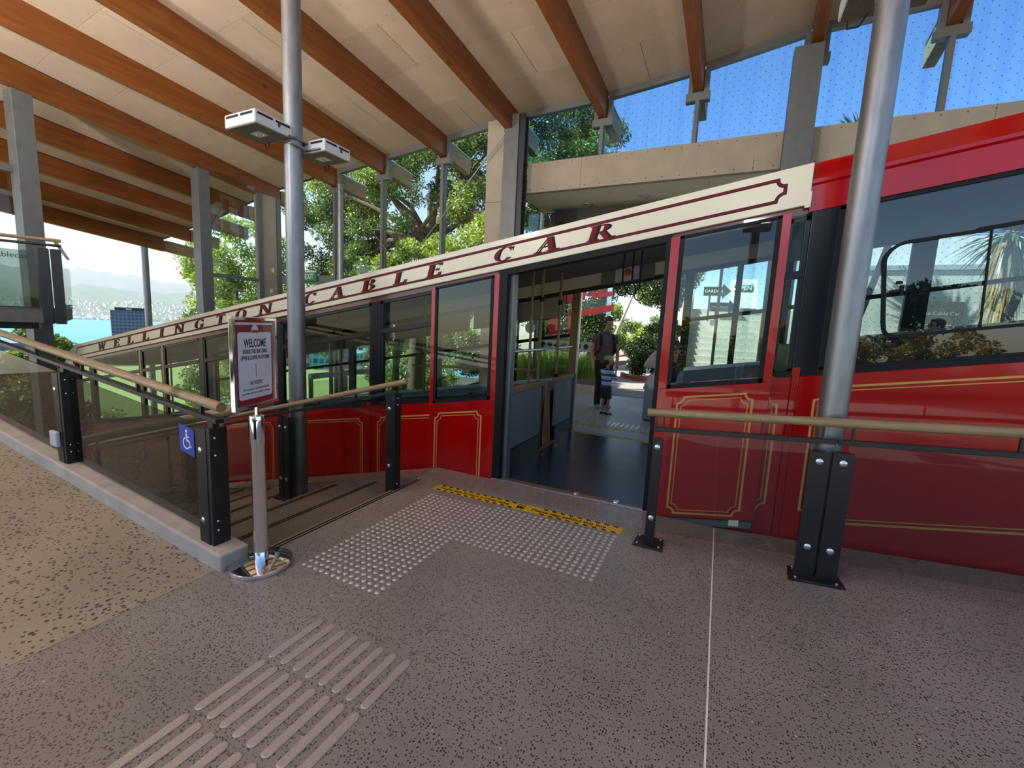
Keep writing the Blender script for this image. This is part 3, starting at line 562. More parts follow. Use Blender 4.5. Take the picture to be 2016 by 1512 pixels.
for i in range(len(BEAMS)-1):
    nseg = 12; yy = np.linspace(W-0.02, YN, nseg+1)
    for s in range(nseg):
        y0, y1 = yy[s]-0.003, yy[s+1]+0.003
        us = ((0, 0.497), (0.503, 1)) if (s+i) % 2 else ((0, 1),)
        for u0, u1 in us:
            q = [cpt(i, u0, y0), cpt(i, u1, y0), cpt(i, u1, y1), cpt(i, u0, y1)]
            ob('ceiling_board', B().prism(q, (0, 0, 0.018)), M['ceil'], ceil)
            for fu in (0.05, 0.35, 0.65, 0.95):
                for fv in (0.05, 0.5, 0.95):
                    if fv == 0.5 and 0.3 < fu < 0.7 and u1-u0 < 0.6: continue
                    c = cpt(i, u0+(u1-u0)*fu, y0+(y1-y0)*fv)-Vector((0, 0, 0.001)); r = 0.009
                    scr.add([c+Vector((r*math.cos(a*math.pi/3), r*math.sin(a*math.pi/3), 0)) for a in range(6)], [tuple(range(6))])
ob('board_screws', scr, M['screw'], ceil, kind='stuff')

# ================= FAR GLASS WALL =================
wall = empty('wall_far', (-4, W, 0), 'tall glazed wall of grey mullions under the beam ends beyond the car', 'glass wall', kind='structure')
SILL, SOF = 5.02, 4.42
def gtop(x):
    i = max(k for k in range(len(BEAMS)-1) if BEAMS[k][0] <= x); x0, x1 = BEAMS[i][0], BEAMS[i+1][0]; u = (x-x0)/(x1-x0)
    return BEAMS[i][1]+(BEAMS[i+1][1]-BEAMS[i][1])*u+BD-0.02
for i in range(5, len(BEAMS)):
    xc = BEAMS[i][0]+BW/2; zb = BEAMS[i][1]; cw = 0.09
    c = B().box(xc-BW/2-cw, xc-BW/2-0.01, W-0.05, W+0.07, zb-0.11, zb+BD).box(xc+BW/2+0.01, xc+BW/2+cw, W-0.05, W+0.07, zb-0.11, zb+BD).box(xc-BW/2-cw-0.03, xc+BW/2+cw+0.03, W-0.06, W+0.08, zb-0.16, zb-0.02)
    ob('beam_collar', c, M['mullion'], wall, bev=0.004)
    if i not in (8, 11): ob('mullion', B().box(xc-0.035, xc+0.035, W-0.09, W+0.05, (SILL if xc > -4 else -3.5), zb-0.16).box(xc+0.035, xc+0.05, W-0.02, W+0.06, (SILL if xc > -4 else -3.5), zb-0.16), M['mullion'], wall, bev=0.003)
    if i < len(BEAMS)-1:
        x0, x1 = xc+BW/2+cw, BEAMS[i+1][0]-cw; z0, z1 = gtop(x0), gtop(x1)
        ob('head_frame', B().prism([(x0, W-0.05, z0-0.12), (x1, W-0.05, z1-0.12), (x1, W-0.05, z1+0.02), (x0, W-0.05, z0+0.02)], (0, 0.11, 0)), M['mullion'], wall)
        zl = SILL if x0 > -4.7 else -3.5
        xx0, xx1 = xc+0.035, BEAMS[i+1][0]+BW/2-0.035
        ob('glass_pane', B().prism([(xx0, W, zl), (xx1, W, zl), (xx1, W, gtop(xx1)-0.1), (xx0, W, gtop(xx0)-0.1)], (0, 0.012, 0)), M['fritglass'] if x0 > -4.7 else M['glass'], wall)
# columns
def column(name, x0, x1, y0, y1, z0, z1, m, label, parts=()):
    e = ob(name, B().box(x0, x1, y0, y1, z0, z1), M[m], bev=0.006, label=label, cat='column', kind='structure'); return e
c = column('column', -4.56, -4.22, 8.62, 8.88, -1, 5.95, 'greysteel', 'grey steel column with a pale clad panel beside it behind the name board')
ob('flange', B().box(-4.22, -4.10, 8.66, 8.70, -1, 5.95).box(-4.22, -4.10, 8.84, 8.88, -1, 5.95).box(-4.21, -4.19, 8.7, 8.84, -1, 5.95), M['darksteel'], c)
for z0, z1 in ((-1, 2.1), (2.108, 4.25), (4.258, 5.95)): ob('cladding_panel', B().box(-5.02, -4.57, 8.74, 9.0, z0, z1), M['fibre'], c)
column('column', 0.60, 1.0, 8.60, 8.86, -0.3, 6.16, 'greysteel', 'grey steel column standing behind the right end of the name board')
c = column('column', -11.95, -11.6, 3.45, 3.72, -3.5, bx(4, 3.6)[1]+0.02, 'greysteel', 'grey steel portal column nearest the upper deck on the near side of the car')
column('column', -12.1, -11.8, 6.55, 6.82, -3.5, bx(4, 6.7)[1]+0.02, 'greysteel', 'slim grey steel portal column just beyond the car beside a transom window')
c = column('column', -12.1, -11.8, 8.15, 8.6, -3.5, bx(4, 8.4)[1]+0.02, 'fibre', 'pale clad square column with a light switch next to the exit door')
ob('edge_frame', B().box(-11.83, -11.76, 8.02, 8.14, -3.5, bx(4, 8.4)[1]).box(-11.83, -11.76, 8.61, 8.72, -3.5, bx(4, 8.4)[1]), M['greysteel'], c)
ob('light_switch', B().box(-11.8, -11.785, 8.42, 8.49, 2.78, 2.9).box(-11.8, -11.785, 8.36, 8.43, 2.2, 2.3), M['white'], c)
pw = empty('wall_portal', (-11.85, 5, 0), 'glass end wall across the station with a grey transom', 'glass wall', kind='structure')
ob('transom', B().box(-11.9, -11.82, 6.82, 8.15, 2.47, 2.56), M['mullion'], pw)
ob('glass_pane', B().box(-11.87, -11.86, 6.82, 8.02, -3, 2.47), M['glass'], pw); ob('glass_pane', B().prism([(-11.87, 6.82, 2.56), (-11.87, 8.02, 2.56), (-11.87, 8.02, 5.0), (-11.87, 6.82, 5.1)], (0.01, 0, 0)), M['glass'], pw)
ob('glass_pane', B().prism([(-11.87, -1.5, 1.4), (-11.87, 3.45, 1.4), (-11.87, 3.45, 3.9), (-11.87, -1.5, 3.9)], (0.01, 0, 0)), M['glass'], pw)
ob('transom', B().box(-11.9, -11.8, -1.5, 3.45, 3.9, 4.02), M['mullion'], pw)
for y in (1.2, 2.75): ob('mullion', B().box(-11.9, -11.82, y, y+0.07, 1.3, 3.9), M['black'], pw)
ob('door_transom', B().box(-12.2, -9.35, W-0.06, W+0.06, 2.52, 2.74), M['mullion'], wall)
ob('door_leaf_frame', B().box(-11.3, -11.22, W-0.04, W+0.04, -1, 2.52).box(-10.1, -10.02, W-0.04, W+0.04, -1, 2.52), M['mullion'], wall)
ex = empty('exit_sign', (-10.9, W-0.1, 2.6), 'green EXIT sign hanging on the grey transom behind the stair pole', 'sign')
ob('sign_panel', B().box(-11.1, -10.48, W-0.12, W-0.07, 2.58, 2.82), M['green'], ex, bev=0.004)
ob('sign_housing', B().box(-11.05, -10.53, W-0.11, W-0.06, 2.82, 2.87), M['white'], ex)
text('exit_lettering', 'EXIT', 0.215, M['white'], ex, (-10.77, W-0.122, 2.70), (1, 0, 0), (0, 0, 1), kx=0.8, bold=0.003)
pole('steel_pole', -9.42, 8.72, -2, 5.05, 0.085, 'thin round grey pole under a beam end next to the exit sign')
pole('steel_pole', -18.35, 8.35, -9, bx(0, 8.35)[1]+0.02, 0.10, 'thin round pole outdoors under the last roof beam, harbour behind')
ob('bracing_rod', B().tube([(-4.52, 8.61, 5.6), (-8.9, 8.6, 1.1)], 0.013, 8), M['galv'], None, True, label='thin diagonal steel bracing rod hooked to the clad column', cat='rod')
ob('bracing_rod', B().tube([(-9.38, 8.66, 4.9), (-5.3, 8.5, 1.0)], 0.013, 8), M['galv'], None, True, label='thin diagonal steel bracing rod starting from the thin pole beside the exit sign', cat='rod')
# fascia, soffit and the lower entrance glazing
for x0, x1 in ((-4.09, -2.905), (-2.9, 0.2), (0.205, 3.2), (3.205, 7.5)):
    p = ob('fascia_panel', B().box(x0, x1, W-0.07, W+0.06, SOF, SILL), M['fibre'], wall)
sc2 = B()
for k in range(38):
    for z in (SOF+0.06, SILL-0.06): sc2.lathe((-4.0+k*0.3, W-0.071, z), [(0.012, 0), (0.008, 0.003)], 6, (0, -1, 0))
ob('fascia_screws', sc2, M['screw'], wall, kind='stuff')
sf = empty('ceiling_2', (-2, 9.6, SOF), 'low board soffit over the entrance with round downlights', 'soffit', kind='structure')
for x0, x1 in ((-4.3, -2.4), (-2.396, -0.5), (-0.496, 1.4), (1.404, 3.3), (3.304, 7.5)): ob('ceiling_board', B().box(x0, x1, W+0.065, 10.5, SOF, SOF+0.1), M['soffit'], sf)
ob('roof_deck', B().box(-4.4, 7.6, W+0.06, 10.6, SOF+0.1, SOF+0.3), M['darksteel'], sf)
for x, y in ((-3.05, 10.05), (-1.75, 9.75), (0.1, 9.75)): ob('downlight', B().lathe((x, y, SOF), [(0.11, 0.001), (0.11, -0.008), (0.075, -0.008), (0.07, 0.002)], 24), M['alu'], sf, True)
w2 = empty('wall_entrance', (-3.3, 10.42, 0), 'entrance glazing with red lettering and a frosted band beyond the far platform', 'glass wall', kind='structure')
YG = 10.42
ob('shutter_box', B().box(-3.95, -0.1, YG-0.16, YG+0.1, SOF-0.3, SOF), M['cardark'], w2)
for x0, x1 in ((-4.3, -2.34), (-0.1, 1.5), (1.56, 3.1), (3.16, 4.7), (4.76, 7.5)):
    ob('glass_pane', B().box(x0, x1, YG, YG+0.012, 0.34, SOF-0.02), M['entryglass'], w2)
    ob('mullion', B().box(x0-0.06, x0, YG-0.06, YG+0.06, 0, SOF), M['mullion'], w2)
    ob('upstand', B().box(x0, x1, YG-0.06, YG+0.08, 0, 0.22), M['paleconc'], w2); ob('sill', B().box(x0, x1, YG-0.05, YG+0.06, 0.22, 0.34), M['mullion'], w2)
ob('mullion', B().box(-2.55, -2.45, YG+0.02, YG+0.1, 0, SOF), M['alu'], w2)
ob('glass_pane', B().box(-4.36, -4.35, W+0.1, YG, 0.1, SOF), M['glass'], w2)
for x in (1.9, 3.9): ob('brace', B().bar((x, YG-0.1, 0), (x+0.9, YG-0.1, SOF), 0.09, 0.09, (0, 1, 0)), M['greysteel'], w2)
fb = B().box(-4.25, -2.7, YG-0.006, YG-0.003, 1.03, 1.27); ob('frosted_band', fb, M['frosted'], w2)
for k in range(8): ob('band_emblem', B().lathe((-4.12+0.19*k, YG-0.008, 1.15), [(0.068, 0), (0.068, 0.001)], 16, (0, -1, 0)).box(-4.12+0.19*k-0.03, -4.12+0.19*k+0.03, YG-0.0105, YG-0.0095, 1.12, 1.19), M['tapeblack'], w2)
tilt = 0.17
text('glass_lettering', 'HERE', 0.74, M['vinylred'], w2, (-3.27, YG-0.008, 2.50), (1, 0, tilt), (0.0, 0, 1), kx=0.98, bold=0.02)
b = B().prism([(-3.32, YG-0.008, 1.86), (-2.37, YG-0.008, 2.05), (-2.37, YG-0.008, 2.2), (-3.32, YG-0.008, 2.0)], (0, 0.004, 0)); ob('underline', b, M['vinylred'], w2)
for q in ([(-3.48, 1.45), (-3.26, 1.47), (-3.26, 1.86), (-3.48, 2.05)], [(-3.98, 1.42), (-3.72, 1.42), (-3.72, 1.98), (-3.98, 1.9)]):
    ob('red_stroke', B().prism([(x, YG-0.008, z) for x, z in q], (0, 0.004, 0)), M['vinylred'], w2)

# ================= UPPER DECK =================
dk = empty('viewing_deck', (-8.45, 2.8, 1.27), 'dark timber edged upper deck with a glass balustrade hanging over the ramp', 'deck')
A = Vector((-8.45, 2.8, 0)); D1 = Vector((-0.5, -0.866, 0)); D2 = Vector((-0.93, 0.36, 0))
Q = [A, A+D1*5, A+D1*5+D2*3.2, A+D2*3.2]
ob('deck_slab', B().prism([p+Vector((0, 0, 1.30)) for p in Q], (0, 0, 0.2)), M['darkconc'], dk)
Q2 = [p*0.96+Q[2]*0.04 for p in Q]; ob('under_beam', B().prism([A+D2*0.3+D1*0.25+Vector((0, 0, 1.2)), A+D1*5+D2*.3+Vector((0, 0, 1.2)), A+D1*5+D2*.7+Vector((0, 0, 1.2)), A+D2*.7+D1*0.25+Vector((0, 0, 1.2))], (0, 0, 0.1)), M['darksteel'], dk)
for s, t in ((0, 0), (0.12, 0), (1.6, 0), (3.2, 0)):
    p = A+D1*s; ob('post', B().bar(p+Vector((0, 0, 1.29)), p+Vector((0, 0, 2.32)), 0.06, 0.10, D1), M['black'], dk)
for z, m, r in ((2.44, 'rail', 0.024), (2.37, 'black', 0.018)): ob('handrail' if m == 'rail' else 'under_bar', B().tube([A-D1*0.06+Vector((0, 0, z)), A+D1*5+Vector((0, 0, z))], r, 10), M[m], dk, True)
ob('handrail', B().tube([A+Vector((0, 0, 2.44)), A+D2*3.2+Vector((0, 0, 2.44))], 0.024, 10), M['rail'], dk, True)
ob('glass_pane', B().prism([A+D1*0.2+Vector((0, 0, 1.5)), A+D1*5+Vector((0, 0, 1.5)), A+D1*5+Vector((0, 0, 2.27)), A+D1*0.2+Vector((0, 0, 2.27))], (0.012, -0.006, 0)), M['tint'], dk)
ob('glass_pane', B().prism([A+D2*0.1+Vector((0, 0, 1.5)), A+D2*3.2+Vector((0, 0, 1.5)), A+D2*3.2+Vector((0, 0, 2.27)), A+D2*0.1+Vector((0, 0, 2.27))], (0.0, 0.012, 0)), M['tint'], dk)
text('glass_lettering', 'cablecar', 0.10, M['darksteel'], dk, A+D1*0.43+Vector((0.03, -0.015, 2.19)), -D1, (0, 0, 1))
ob('deck_column', B().box(-10.1, -9.75, 0.95, 1.3, -1, 1.3), M['concrete'], dk)
# far side platform and steps beyond the car
fpf = ob('floor_far', B().box(-3.9, 5, 6.40, 10.6, -0.3, 0), M['platconc'], kind='structure', label='grey concrete far platform where the man and boy stand', cat='platform')
b = B()
for k in range(22): b.box(-3.3+0.085*k, -3.265+0.085*k, 7.05, 7.35, 0, 0.006)
for k in range(18):
    b.box(-2.9+0.06*k, -2.875+0.06*k, 7.42, 8.75, 0, 0.006)
for k in range(9): b.box(-1.55+0.06*k, -1.525+0.06*k, 8.6, 9.2, 0, 0.006)
for k in range(12): b.box(-1.45+0.085*k, -1.415+0.085*k, 7.05, 7.35, 0, 0.006)
ob('guide_bars', b, M['steel'], fpf, kind='stuff')
b = B().box(-3.6, 0.5, 6.86, 6.97, 0.0005, 0.002); ob('safety_tape_strip', b, M['yellow'], fpf)
for i in range(30):
    x = -3.55+i*0.135; ob('hatch_mark', B().prism([(x, 6.86, .0022), (x+.06, 6.86, .0022), (x+.03, 6.89, .0022), (x-.03, 6.89, .0022)], (0, 0, .0004)), M['tapeblack'], fpf)
b = B()
for i in range(14): b.box(-3.9-0.56*(i+1), -3.9-0.56*i, 6.40, W-0.1, -0.14*(i+1)-0.3, -0.14*(i+1))
ob('stair_far', b, M['platconc'], kind='structure', label='concrete steps falling away along the far side of the car', cat='stair')
rl = empty('far_railing', (-8.2, 7.6, -1), 'pale glass railing crossing the far steps, seen through the car windows', 'railing')
ob('top_rail', B().box(-8.25, -8.15, 6.7, 8.8, 0.18, 0.30), M['alu'], rl); ob('glass_pane', B().box(-8.21, -8.2, 6.7, 8.8, -1.0, 0.12), M['balglass'], rl)
for y in (6.7, 7.7, 8.75): ob('post', B().box(-8.24, -8.16, y, y+0.06, -1.1, 0.2), M['greysteel'], rl)
ob('notice', B().box(-8.15, -8.14, 7.55, 7.95, 0.35, 0.6), M['white'], rl)
# ================= CABLE CAR =================
KS = 0.172; Y0, YF = 3.83, 6.36
car = empty('cable_car', (-4, 5.1, -0.7), 'red and cream cable car standing at the platform with its door open', 'cable car')
def cb(x0, x1, y0, y1, b0, b1): return B().box(x0, x1, y0, y1, b0, b1, KS)
def cp(x, b, y): return Vector((x, y, b+KS*x))
def ribbon(bb, pts, wd, y, t=0.001, closed=True):
    n = len(pts); P = [Vector((p[0], p[1])) for p in pts]; L_, R_ = [], []
    for i in range(n):
        a = P[i-1] if (i or closed) else P[i]; c = P[(i+1) % n] if (i < n-1 or closed) else P[i]
        d1 = (P[i]-a); d2 = (c-P[i])
        d1 = d1.normalized() if d1.length > 1e-7 else d2.normalized(); d2 = d2.normalized() if d2.length > 1e-7 else d1
        t_ = (d1+d2).normalized(); nr = Vector((-t_.y, t_.x)); k = 1/max(0.5, nr.dot(Vector((-d1.y, d1.x))))
        L_.append(P[i]+nr*(wd/2*k)); R_.append(P[i]-nr*(wd/2*k))
    for i in range(n if closed else n-1):
        j2 = (i+1) % n
        bb.add([cp(L_[i].x, L_[i].y, y), cp(L_[j2].x, L_[j2].y, y), cp(R_[j2].x, R_[j2].y, y), cp(R_[i].x, R_[i].y, y),
                cp(L_[i].x, L_[i].y, y+t), cp(L_[j2].x, L_[j2].y, y+t), cp(R_[j2].x, R_[j2].y, y+t), cp(R_[i].x, R_[i].y, y+t)], [(0, 1, 2, 3), (4, 7, 6, 5), (0, 4, 5, 1), (2, 6, 7, 3)])
def notched(x0, x1, b0, b1, r):
    pts = []
    for cx, cz, s in ((x0, b0, 0), (x0, b1, -90), (x1, b1, 180), (x1, b0, 90)):
        for k in range(7):
            a = math.radians(s+15*k); pts.append((cx+r*math.cos(a), cz+r*math.sin(a)))
    return pts
def pinstripe(parent, x0, x1, b0, b1, y, r=0.055):
    bb = B(); ribbon(bb, notched(x0, x1, b0, b1, r), 0.015, y); ribbon(bb, notched(x0+0.03, x1-0.03, b0+0.03, b1-0.03, r), 0.007, y)
    return ob('pinstripe', bb, M['gold'], parent)
# lower body, near side
for x0, x1, fr in ((-11.1, -8.80, (-10.95, -8.92)), (-8.02, -7.02, (-7.92, -7.12)), (-6.98, -5.32, (-6.88, -5.42)), (-5.28, -3.71, (-5.18, -3.79)), (-3.67, -1.99, (-3.55, -2.1))):
    p = ob('body_panel', cb(x0, x1, Y0, Y0+0.04, -0.7, 1.17), M['red'], car, bev=0.004); pinstripe(p, fr[0], fr[1], -0.45, 1.03, Y0-0.002)
p = ob('body_panel', cb(-0.42, 0.505, Y0+0.004, Y0+0.04, -0.7, 1.20), M['red'], car, bev=0.004); pinstripe(p, -0.2, 0.435, 0.135, 1.035, Y0+0.002)
p = ob('body_panel', cb(0.555, 4.0, Y0, Y0+0.04, -0.7, 1.19), M['red'], car, bev=0.004); pinstripe(p, 0.665, 3.9, 0.06, 1.095, Y0-0.002, 0.09)
for x in (-3.69, -5.30, -7.0, 0.53):
    bb = cb(x-0.022, x+0.022, Y0-0.008, Y0+0.03, -0.7, 1.26 if x > 0 else 1.22)
    for k in range(9): bb.lathe(cp(x, -0.5+k*0.2, Y0-0.008), [(0.007, 0), (0.004, 0.004)], 8, (0, -1, 0))
    ob('rivet_strip', bb, M['red'], car)
ob('sill_strip', cb(-11.1, -2.0, Y0-0.004, Y0+0.05, 1.17, 1.225), M['rubber'], car); ob('sill_strip', cb(0.40, 4.0, Y0-0.004, Y0+0.05, 1.19, 1.235), M['rubber'], car)
# posts between the windows
for x0, x1, m in ((-3.645, -3.51, 'navyblack'), (-5.345, -5.215, 'navyblack'), (-7.055, -6.95, 'navyblack'), (-8.10, -8.035, 'maroon'), (-8.79, -8.725, 'maroon'), (-10.56, -10.44, 'navyblack'), (-11.16, -11.05, 'navyblack'), (0.50, 0.665, 'navyblack')):
    ob('window_post', cb(x0, x1, Y0-0.006, Y0+0.06, 1.2, 2.40), M[m], car, bev=0.005)
    if m == 'maroon': ob('door_leaf', cb(x0 if x0 < -8.5 else x0-0.62, x0+0.06 if x0 > -8.5 else x1+0.0, Y0-0.02, Y0, -0.6, 1.2), M['red'], car)
def window(x0, x1, b0=1.23, b1=2.375, tr=2.03, y=None, gl='carglass', fw=0.035, hop=True):
    y = Y0+0.012 if y is None else y
    bb = B().box(x0, x0+fw, y-0.014, y+0.03, b0, b1, KS).box(x1-fw, x1, y-0.014, y+0.03, b0, b1, KS).box(x0, x1, y-0.014, y+0.03, b0, b0+fw*0.7, KS).box(x0, x1, y-0.014, y+0.03, b1-fw, b1, KS)
    if hop: bb.box(x0, x1, y-0.018, y+0.03, tr-0.028, tr+0.028, KS)
    w_ = ob('window_frame', bb, M['navyblack'], car, bev=0.004)
    ob('window_glass', B().box(x0+fw*0.8, x1-fw*0.8, y, y+0.006, b0+fw*0.5, b1-fw*0.5, KS), M[gl], w_)
for x0, x1 in ((-3.51, -2.75), (-5.215, -3.645), (-6.95, -5.345), (-8.035, -7.055), (-8.725, -8.10), (-10.44, -8.79), (-11.05, -10.56)): window(x0, x1)
window(0.36, 0.50, 1.235, 2.36, 1.95)
ob('eaves_strip', cb(-11.2, 0.47, Y0-0.01, Y0+0.06, 2.375, 2.46), M['maroon'], car)
# name board with lettering
nb = ob('name_board', B().prism([cp(-11.25, 2.43, 3.785), cp(0.47, 2.43, 3.785), cp(0.47, 2.715, 3.785), cp(-10.95, 2.715, 3.785), cp(-11.25, 2.60, 3.785)], (0, 0.045, 0)), M['cream'], car, bev=0.006)
bb = B(); bk = B()
def border(r=0.05):
    x0, x1, b0, b1 = -10.98, 0.31, 2.497, 2.648; pts = [(x0, b0), (x0+0.12, b1)]
    for cx, cz, s in ((x1, b1, 180), (x1, b0, 90)):
        seq = [(cx+r*math.cos(math.radians(s+15*k)), cz+r*math.sin(math.radians(s+15*k))) for k in range(7)]
        pts += seq
    return pts
ribbon(bk, border(), 0.025, 3.7842); ribbon(bb, border(), 0.015, 3.7832)
ob('border_edging', bk, M['lblack'], nb); ob('border_line', bb, M['lred'], nb)  # black edging painted behind the red border line
ob('end_plate', cb(0.44, 0.475, 3.775, 3.786, 2.41, 2.52), M['cream'], nb)
TH, TN, SF = 0.21, 0.085, 0.065
def arcstrip(cx, cy, rx, ry, a0, a1, tmax, tmin, peak, n=16):
    # thick-thin stroke on an ellipse; thickness is greatest at angle peak
    po, pi_ = [], []
    for k in range(n+1):
        a = math.radians(a0+(a1-a0)*k/n); u = abs(math.cos((a-math.radians(peak))))**1.5; th = tmin+(tmax-tmin)*u
        po.append((cx+rx*math.cos(a), cy+ry*math.sin(a))); pi_.append((cx+max(0.02, rx-th)*math.cos(a), cy+max(0.02, ry-th*0.55)*math.sin(a)))
    return [[po[k], po[k+1], pi_[k+1], pi_[k]] for k in range(n)]
def R4(x0, x1, y0, y1): return [(x0, y0), (x1, y0), (x1, y1), (x0, y1)]
def dg(xa, ya, xb, yb, wd): return [(xa, ya), (xa+wd, ya), (xb+wd, yb), (xb, yb)]
def ser(x0, x1, top): return R4(x0-0.07, x1+0.07, 1-SF, 1) if top else R4(x0-0.07, x1+0.07, 0, SF)
def glyph(c):
    s = lambda x: [R4(x, x+TH, 0, 1), ser(x, x+TH, 0), ser(x, x+TH, 1)]
    if c == 'I': return s(0.08), 0.36
    if c == 'L': return s(0.07)+[R4(0.2, 0.68, 0, TN), dg(0.56, 0, 0.63, 0.28, 0.08)], 0.72
    if c == 'E': return s(0.07)+[R4(0.2, 0.66, 0, TN), R4(0.2, 0.64, 1-TN, 1), R4(0.2, 0.5, 0.48, 0.55), dg(0.55, 0, 0.62, 0.26, 0.08), dg(0.57, 1, 0.57, 0.78, 0.07), R4(0.47, 0.52, 0.40, 0.63)], 0.72
    if c == 'T': return [R4(0.28, 0.48, 0, 1), ser(0.28, 0.48, 0), R4(0.02, 0.74, 1-TN, 1), dg(0.02, 1, 0.02, 0.76, 0.05), dg(0.69, 1, 0.69, 0.76, 0.05)], 0.76
    if c == 'N': return [R4(0.1, 0.1+TN, 0, 1), dg(0.1, 1, 0.64, 0, 0.2), R4(0.76, 0.76+TN, 0, 1), ser(0.08, 0.18, 0), ser(0.70, 0.86, 1), R4(0, 0.2, 1-SF, 1)], 0.92
    if c == 'W': return [dg(0.06, 1, 0.26, 0, 0.17), dg(0.58, 1, 0.32, 0, 0.07), dg(0.50, 1, 0.72, 0, 0.17), dg(1.02, 1, 0.78, 0, 0.07), R4(0, 0.3, 1-SF, 1), R4(0.44, 0.74, 1-SF, 1), R4(0.94, 1.16, 1-SF, 1)], 1.16
    if c == 'A': return [dg(0.06, 0, 0.40, 1, 0.07), dg(0.58, 0, 0.34, 1, 0.2), R4(0.2, 0.62, 0.3, 0.3+TN), R4(-0.02, 0.22, 0, SF), R4(0.5, 0.9, 0, SF)], 0.88
    if c == 'B': return s(0.07)+arcstrip(0.36, 0.76, 0.28, 0.24, -90, 90, 0.17, 0.06, 0, 10)+arcstrip(0.36, 0.27, 0.34, 0.27, -90, 90, 0.19, 0.06, 0, 10)+[R4(0.2, 0.38, 0, TN), R4(0.2, 0.38, 0.5, 0.56), R4(0.2, 0.38, 1-TN, 1)], 0.74
    if c == 'R': return s(0.07)+arcstrip(0.36, 0.74, 0.31, 0.26, -90, 90, 0.18, 0.06, 0, 10)+[R4(0.2, 0.38, 0.48, 0.54), R4(0.2, 0.38, 1-TN, 1), dg(0.62, 0, 0.34, 0.5, 0.2), R4(0.6, 0.92, 0, SF)], 0.88
    if c == 'O': return arcstrip(0.44, 0.5, 0.44, 0.52, 0, 360, 0.21, 0.07, 180, 28), 0.88
    g = arcstrip(0.46, 0.5, 0.46, 0.52, 42, 318, 0.21, 0.07, 180, 22)+[R4(0.74, 0.80, 0.66, 0.98)]
    if c == 'C': return g, 0.84
    return g+[R4(0.62, 0.82, 0.02, 0.42), R4(0.54, 0.9, 0.40, 0.45)], 0.9
LET = [('W', -9.929, .27), ('E', -9.394, .2), ('L', -8.931, .2), ('L', -8.443, .2), ('I', -7.969, .12), ('N', -7.479, .25), ('G', -6.948, .22), ('T', -6.435, .2), ('O', -5.973, .22), ('N', -5.46, .25), ('C', -4.613, .19), ('A', -4.143, .22), ('B', -3.655, .19), ('L', -3.197, .17), ('E', -2.753, .18), ('C', -1.96, .18), ('A', -1.511, .22), ('R', -1.019, .22)]
for ch, xc, wd in LET:
    polys, gw = glyph(ch); H = 0.120; sx_ = wd/gw; bb = B()
    for mi, (dx, dz, y) in enumerate(((0.024, -0.002, 3.7836), (0, 0, 3.7808))):
        bb.m = mi
        for kq, pl in enumerate(polys):
            vs = [cp(xc-wd/2+px*sx_+(pz-0.5)*H*0.30+dx, 2.512+pz*H+dz, y-0.00008*(kq % 16)) for px, pz in pl]
            bb.prism(vs, (0, 0.0014, 0))
    ob('letter', bb, [M['lblack'], M['lred']], nb)
# near side sliding doors
def door(name, x0, x1, wx0, wx1, bb0, y, frame):
    b = B().box(x0, x1, y, y+0.035, bb0, 1.165, KS).box(x0, wx0, y, y+0.035, 1.165, 2.40, KS).box(wx1, x1, y, y+0.035, 1.165, 2.40, KS)
    d = ob(name, b, M['red'], car, bev=0.004)
    f = 0.03; q = B().box(wx0, wx0+f, y-0.004, y+0.03, 1.165, 2.39, KS).box(wx1-f, wx1, y-0.004, y+0.03, 1.165, 2.39, KS).box(wx0, wx1, y-0.004, y+0.03, 1.165, 1.165+f, KS).box(wx0, wx1, y-0.004, y+0.03, 2.375, 2.395, KS)
    ob('window_seal', q, M['rubber'], d); ob('door_glass', B().box(wx0+f*.7, wx1-f*.7, y+0.006, y+0.012, 1.165+f*.6, 2.37, KS), M['doorglass'], d)
    pinstripe(d, frame[0], frame[1], frame[2], frame[3], y-0.0015, 0.05); return d
d1 = door('sliding_door', -2.785, -1.985, -2.735, -2.045, 0.27, 3.79, (-2.705, -2.135, 0.22, 1.05))
d2 = door('sliding_door', -0.44, 0.375, -0.37, 0.315, 0.05, 3.788, (-0.275, 0.265, 0.085, 1.085))
ob('door_seal', B().prism([(-1.985, 3.79, -0.02), (-1.90, 3.79, -0.02), (-1.90, 3.79, 2.05), (-1.985, 3.79, 2.04)], (0, 0.06, 0)), M['rubber'], car)
ob('door_seal', B().prism([(-0.475, 3.79, -0.02), (-0.44, 3.79, -0.02), (-0.44, 3.79, 2.30), (-0.475, 3.79, 2.30)], (0, 0.05, 0)), M['rubber'], car)
ob('door_jamb', B().box(-1.90, -1.86, 3.86, 3.95, 0, 2.08), M['galv'], car)
ob('door_track', cb(-0.25, 0.36, 3.80, 3.83, -0.02, 0.035), M['greysteel'], car); ob('track_stop', cb(0.20, 0.27, 3.785, 3.80, 0.0, 0.05), M['white'], car)
ob('lintel', cb(-2.0, -0.44, 3.80, 3.90, 2.375, 2.44), M['rubber'], car)
ob('threshold', B().box(-1.985, -0.43, 3.785, 3.825, -0.03, 0.006), M['alu'], car, bev=0.003); ob('threshold_trim', B().box(-1.985, -0.43, 3.826, 3.875, -0.03, 0.005), M['bronze'], car)
for x in (-1.1, -0.72): ob('threshold_screw', B().lathe((x, 3.86, 0.005), [(0.035, 0), (0.03, 0.006), (0.002, 0.007)], 16), M['bolt'], car, True)
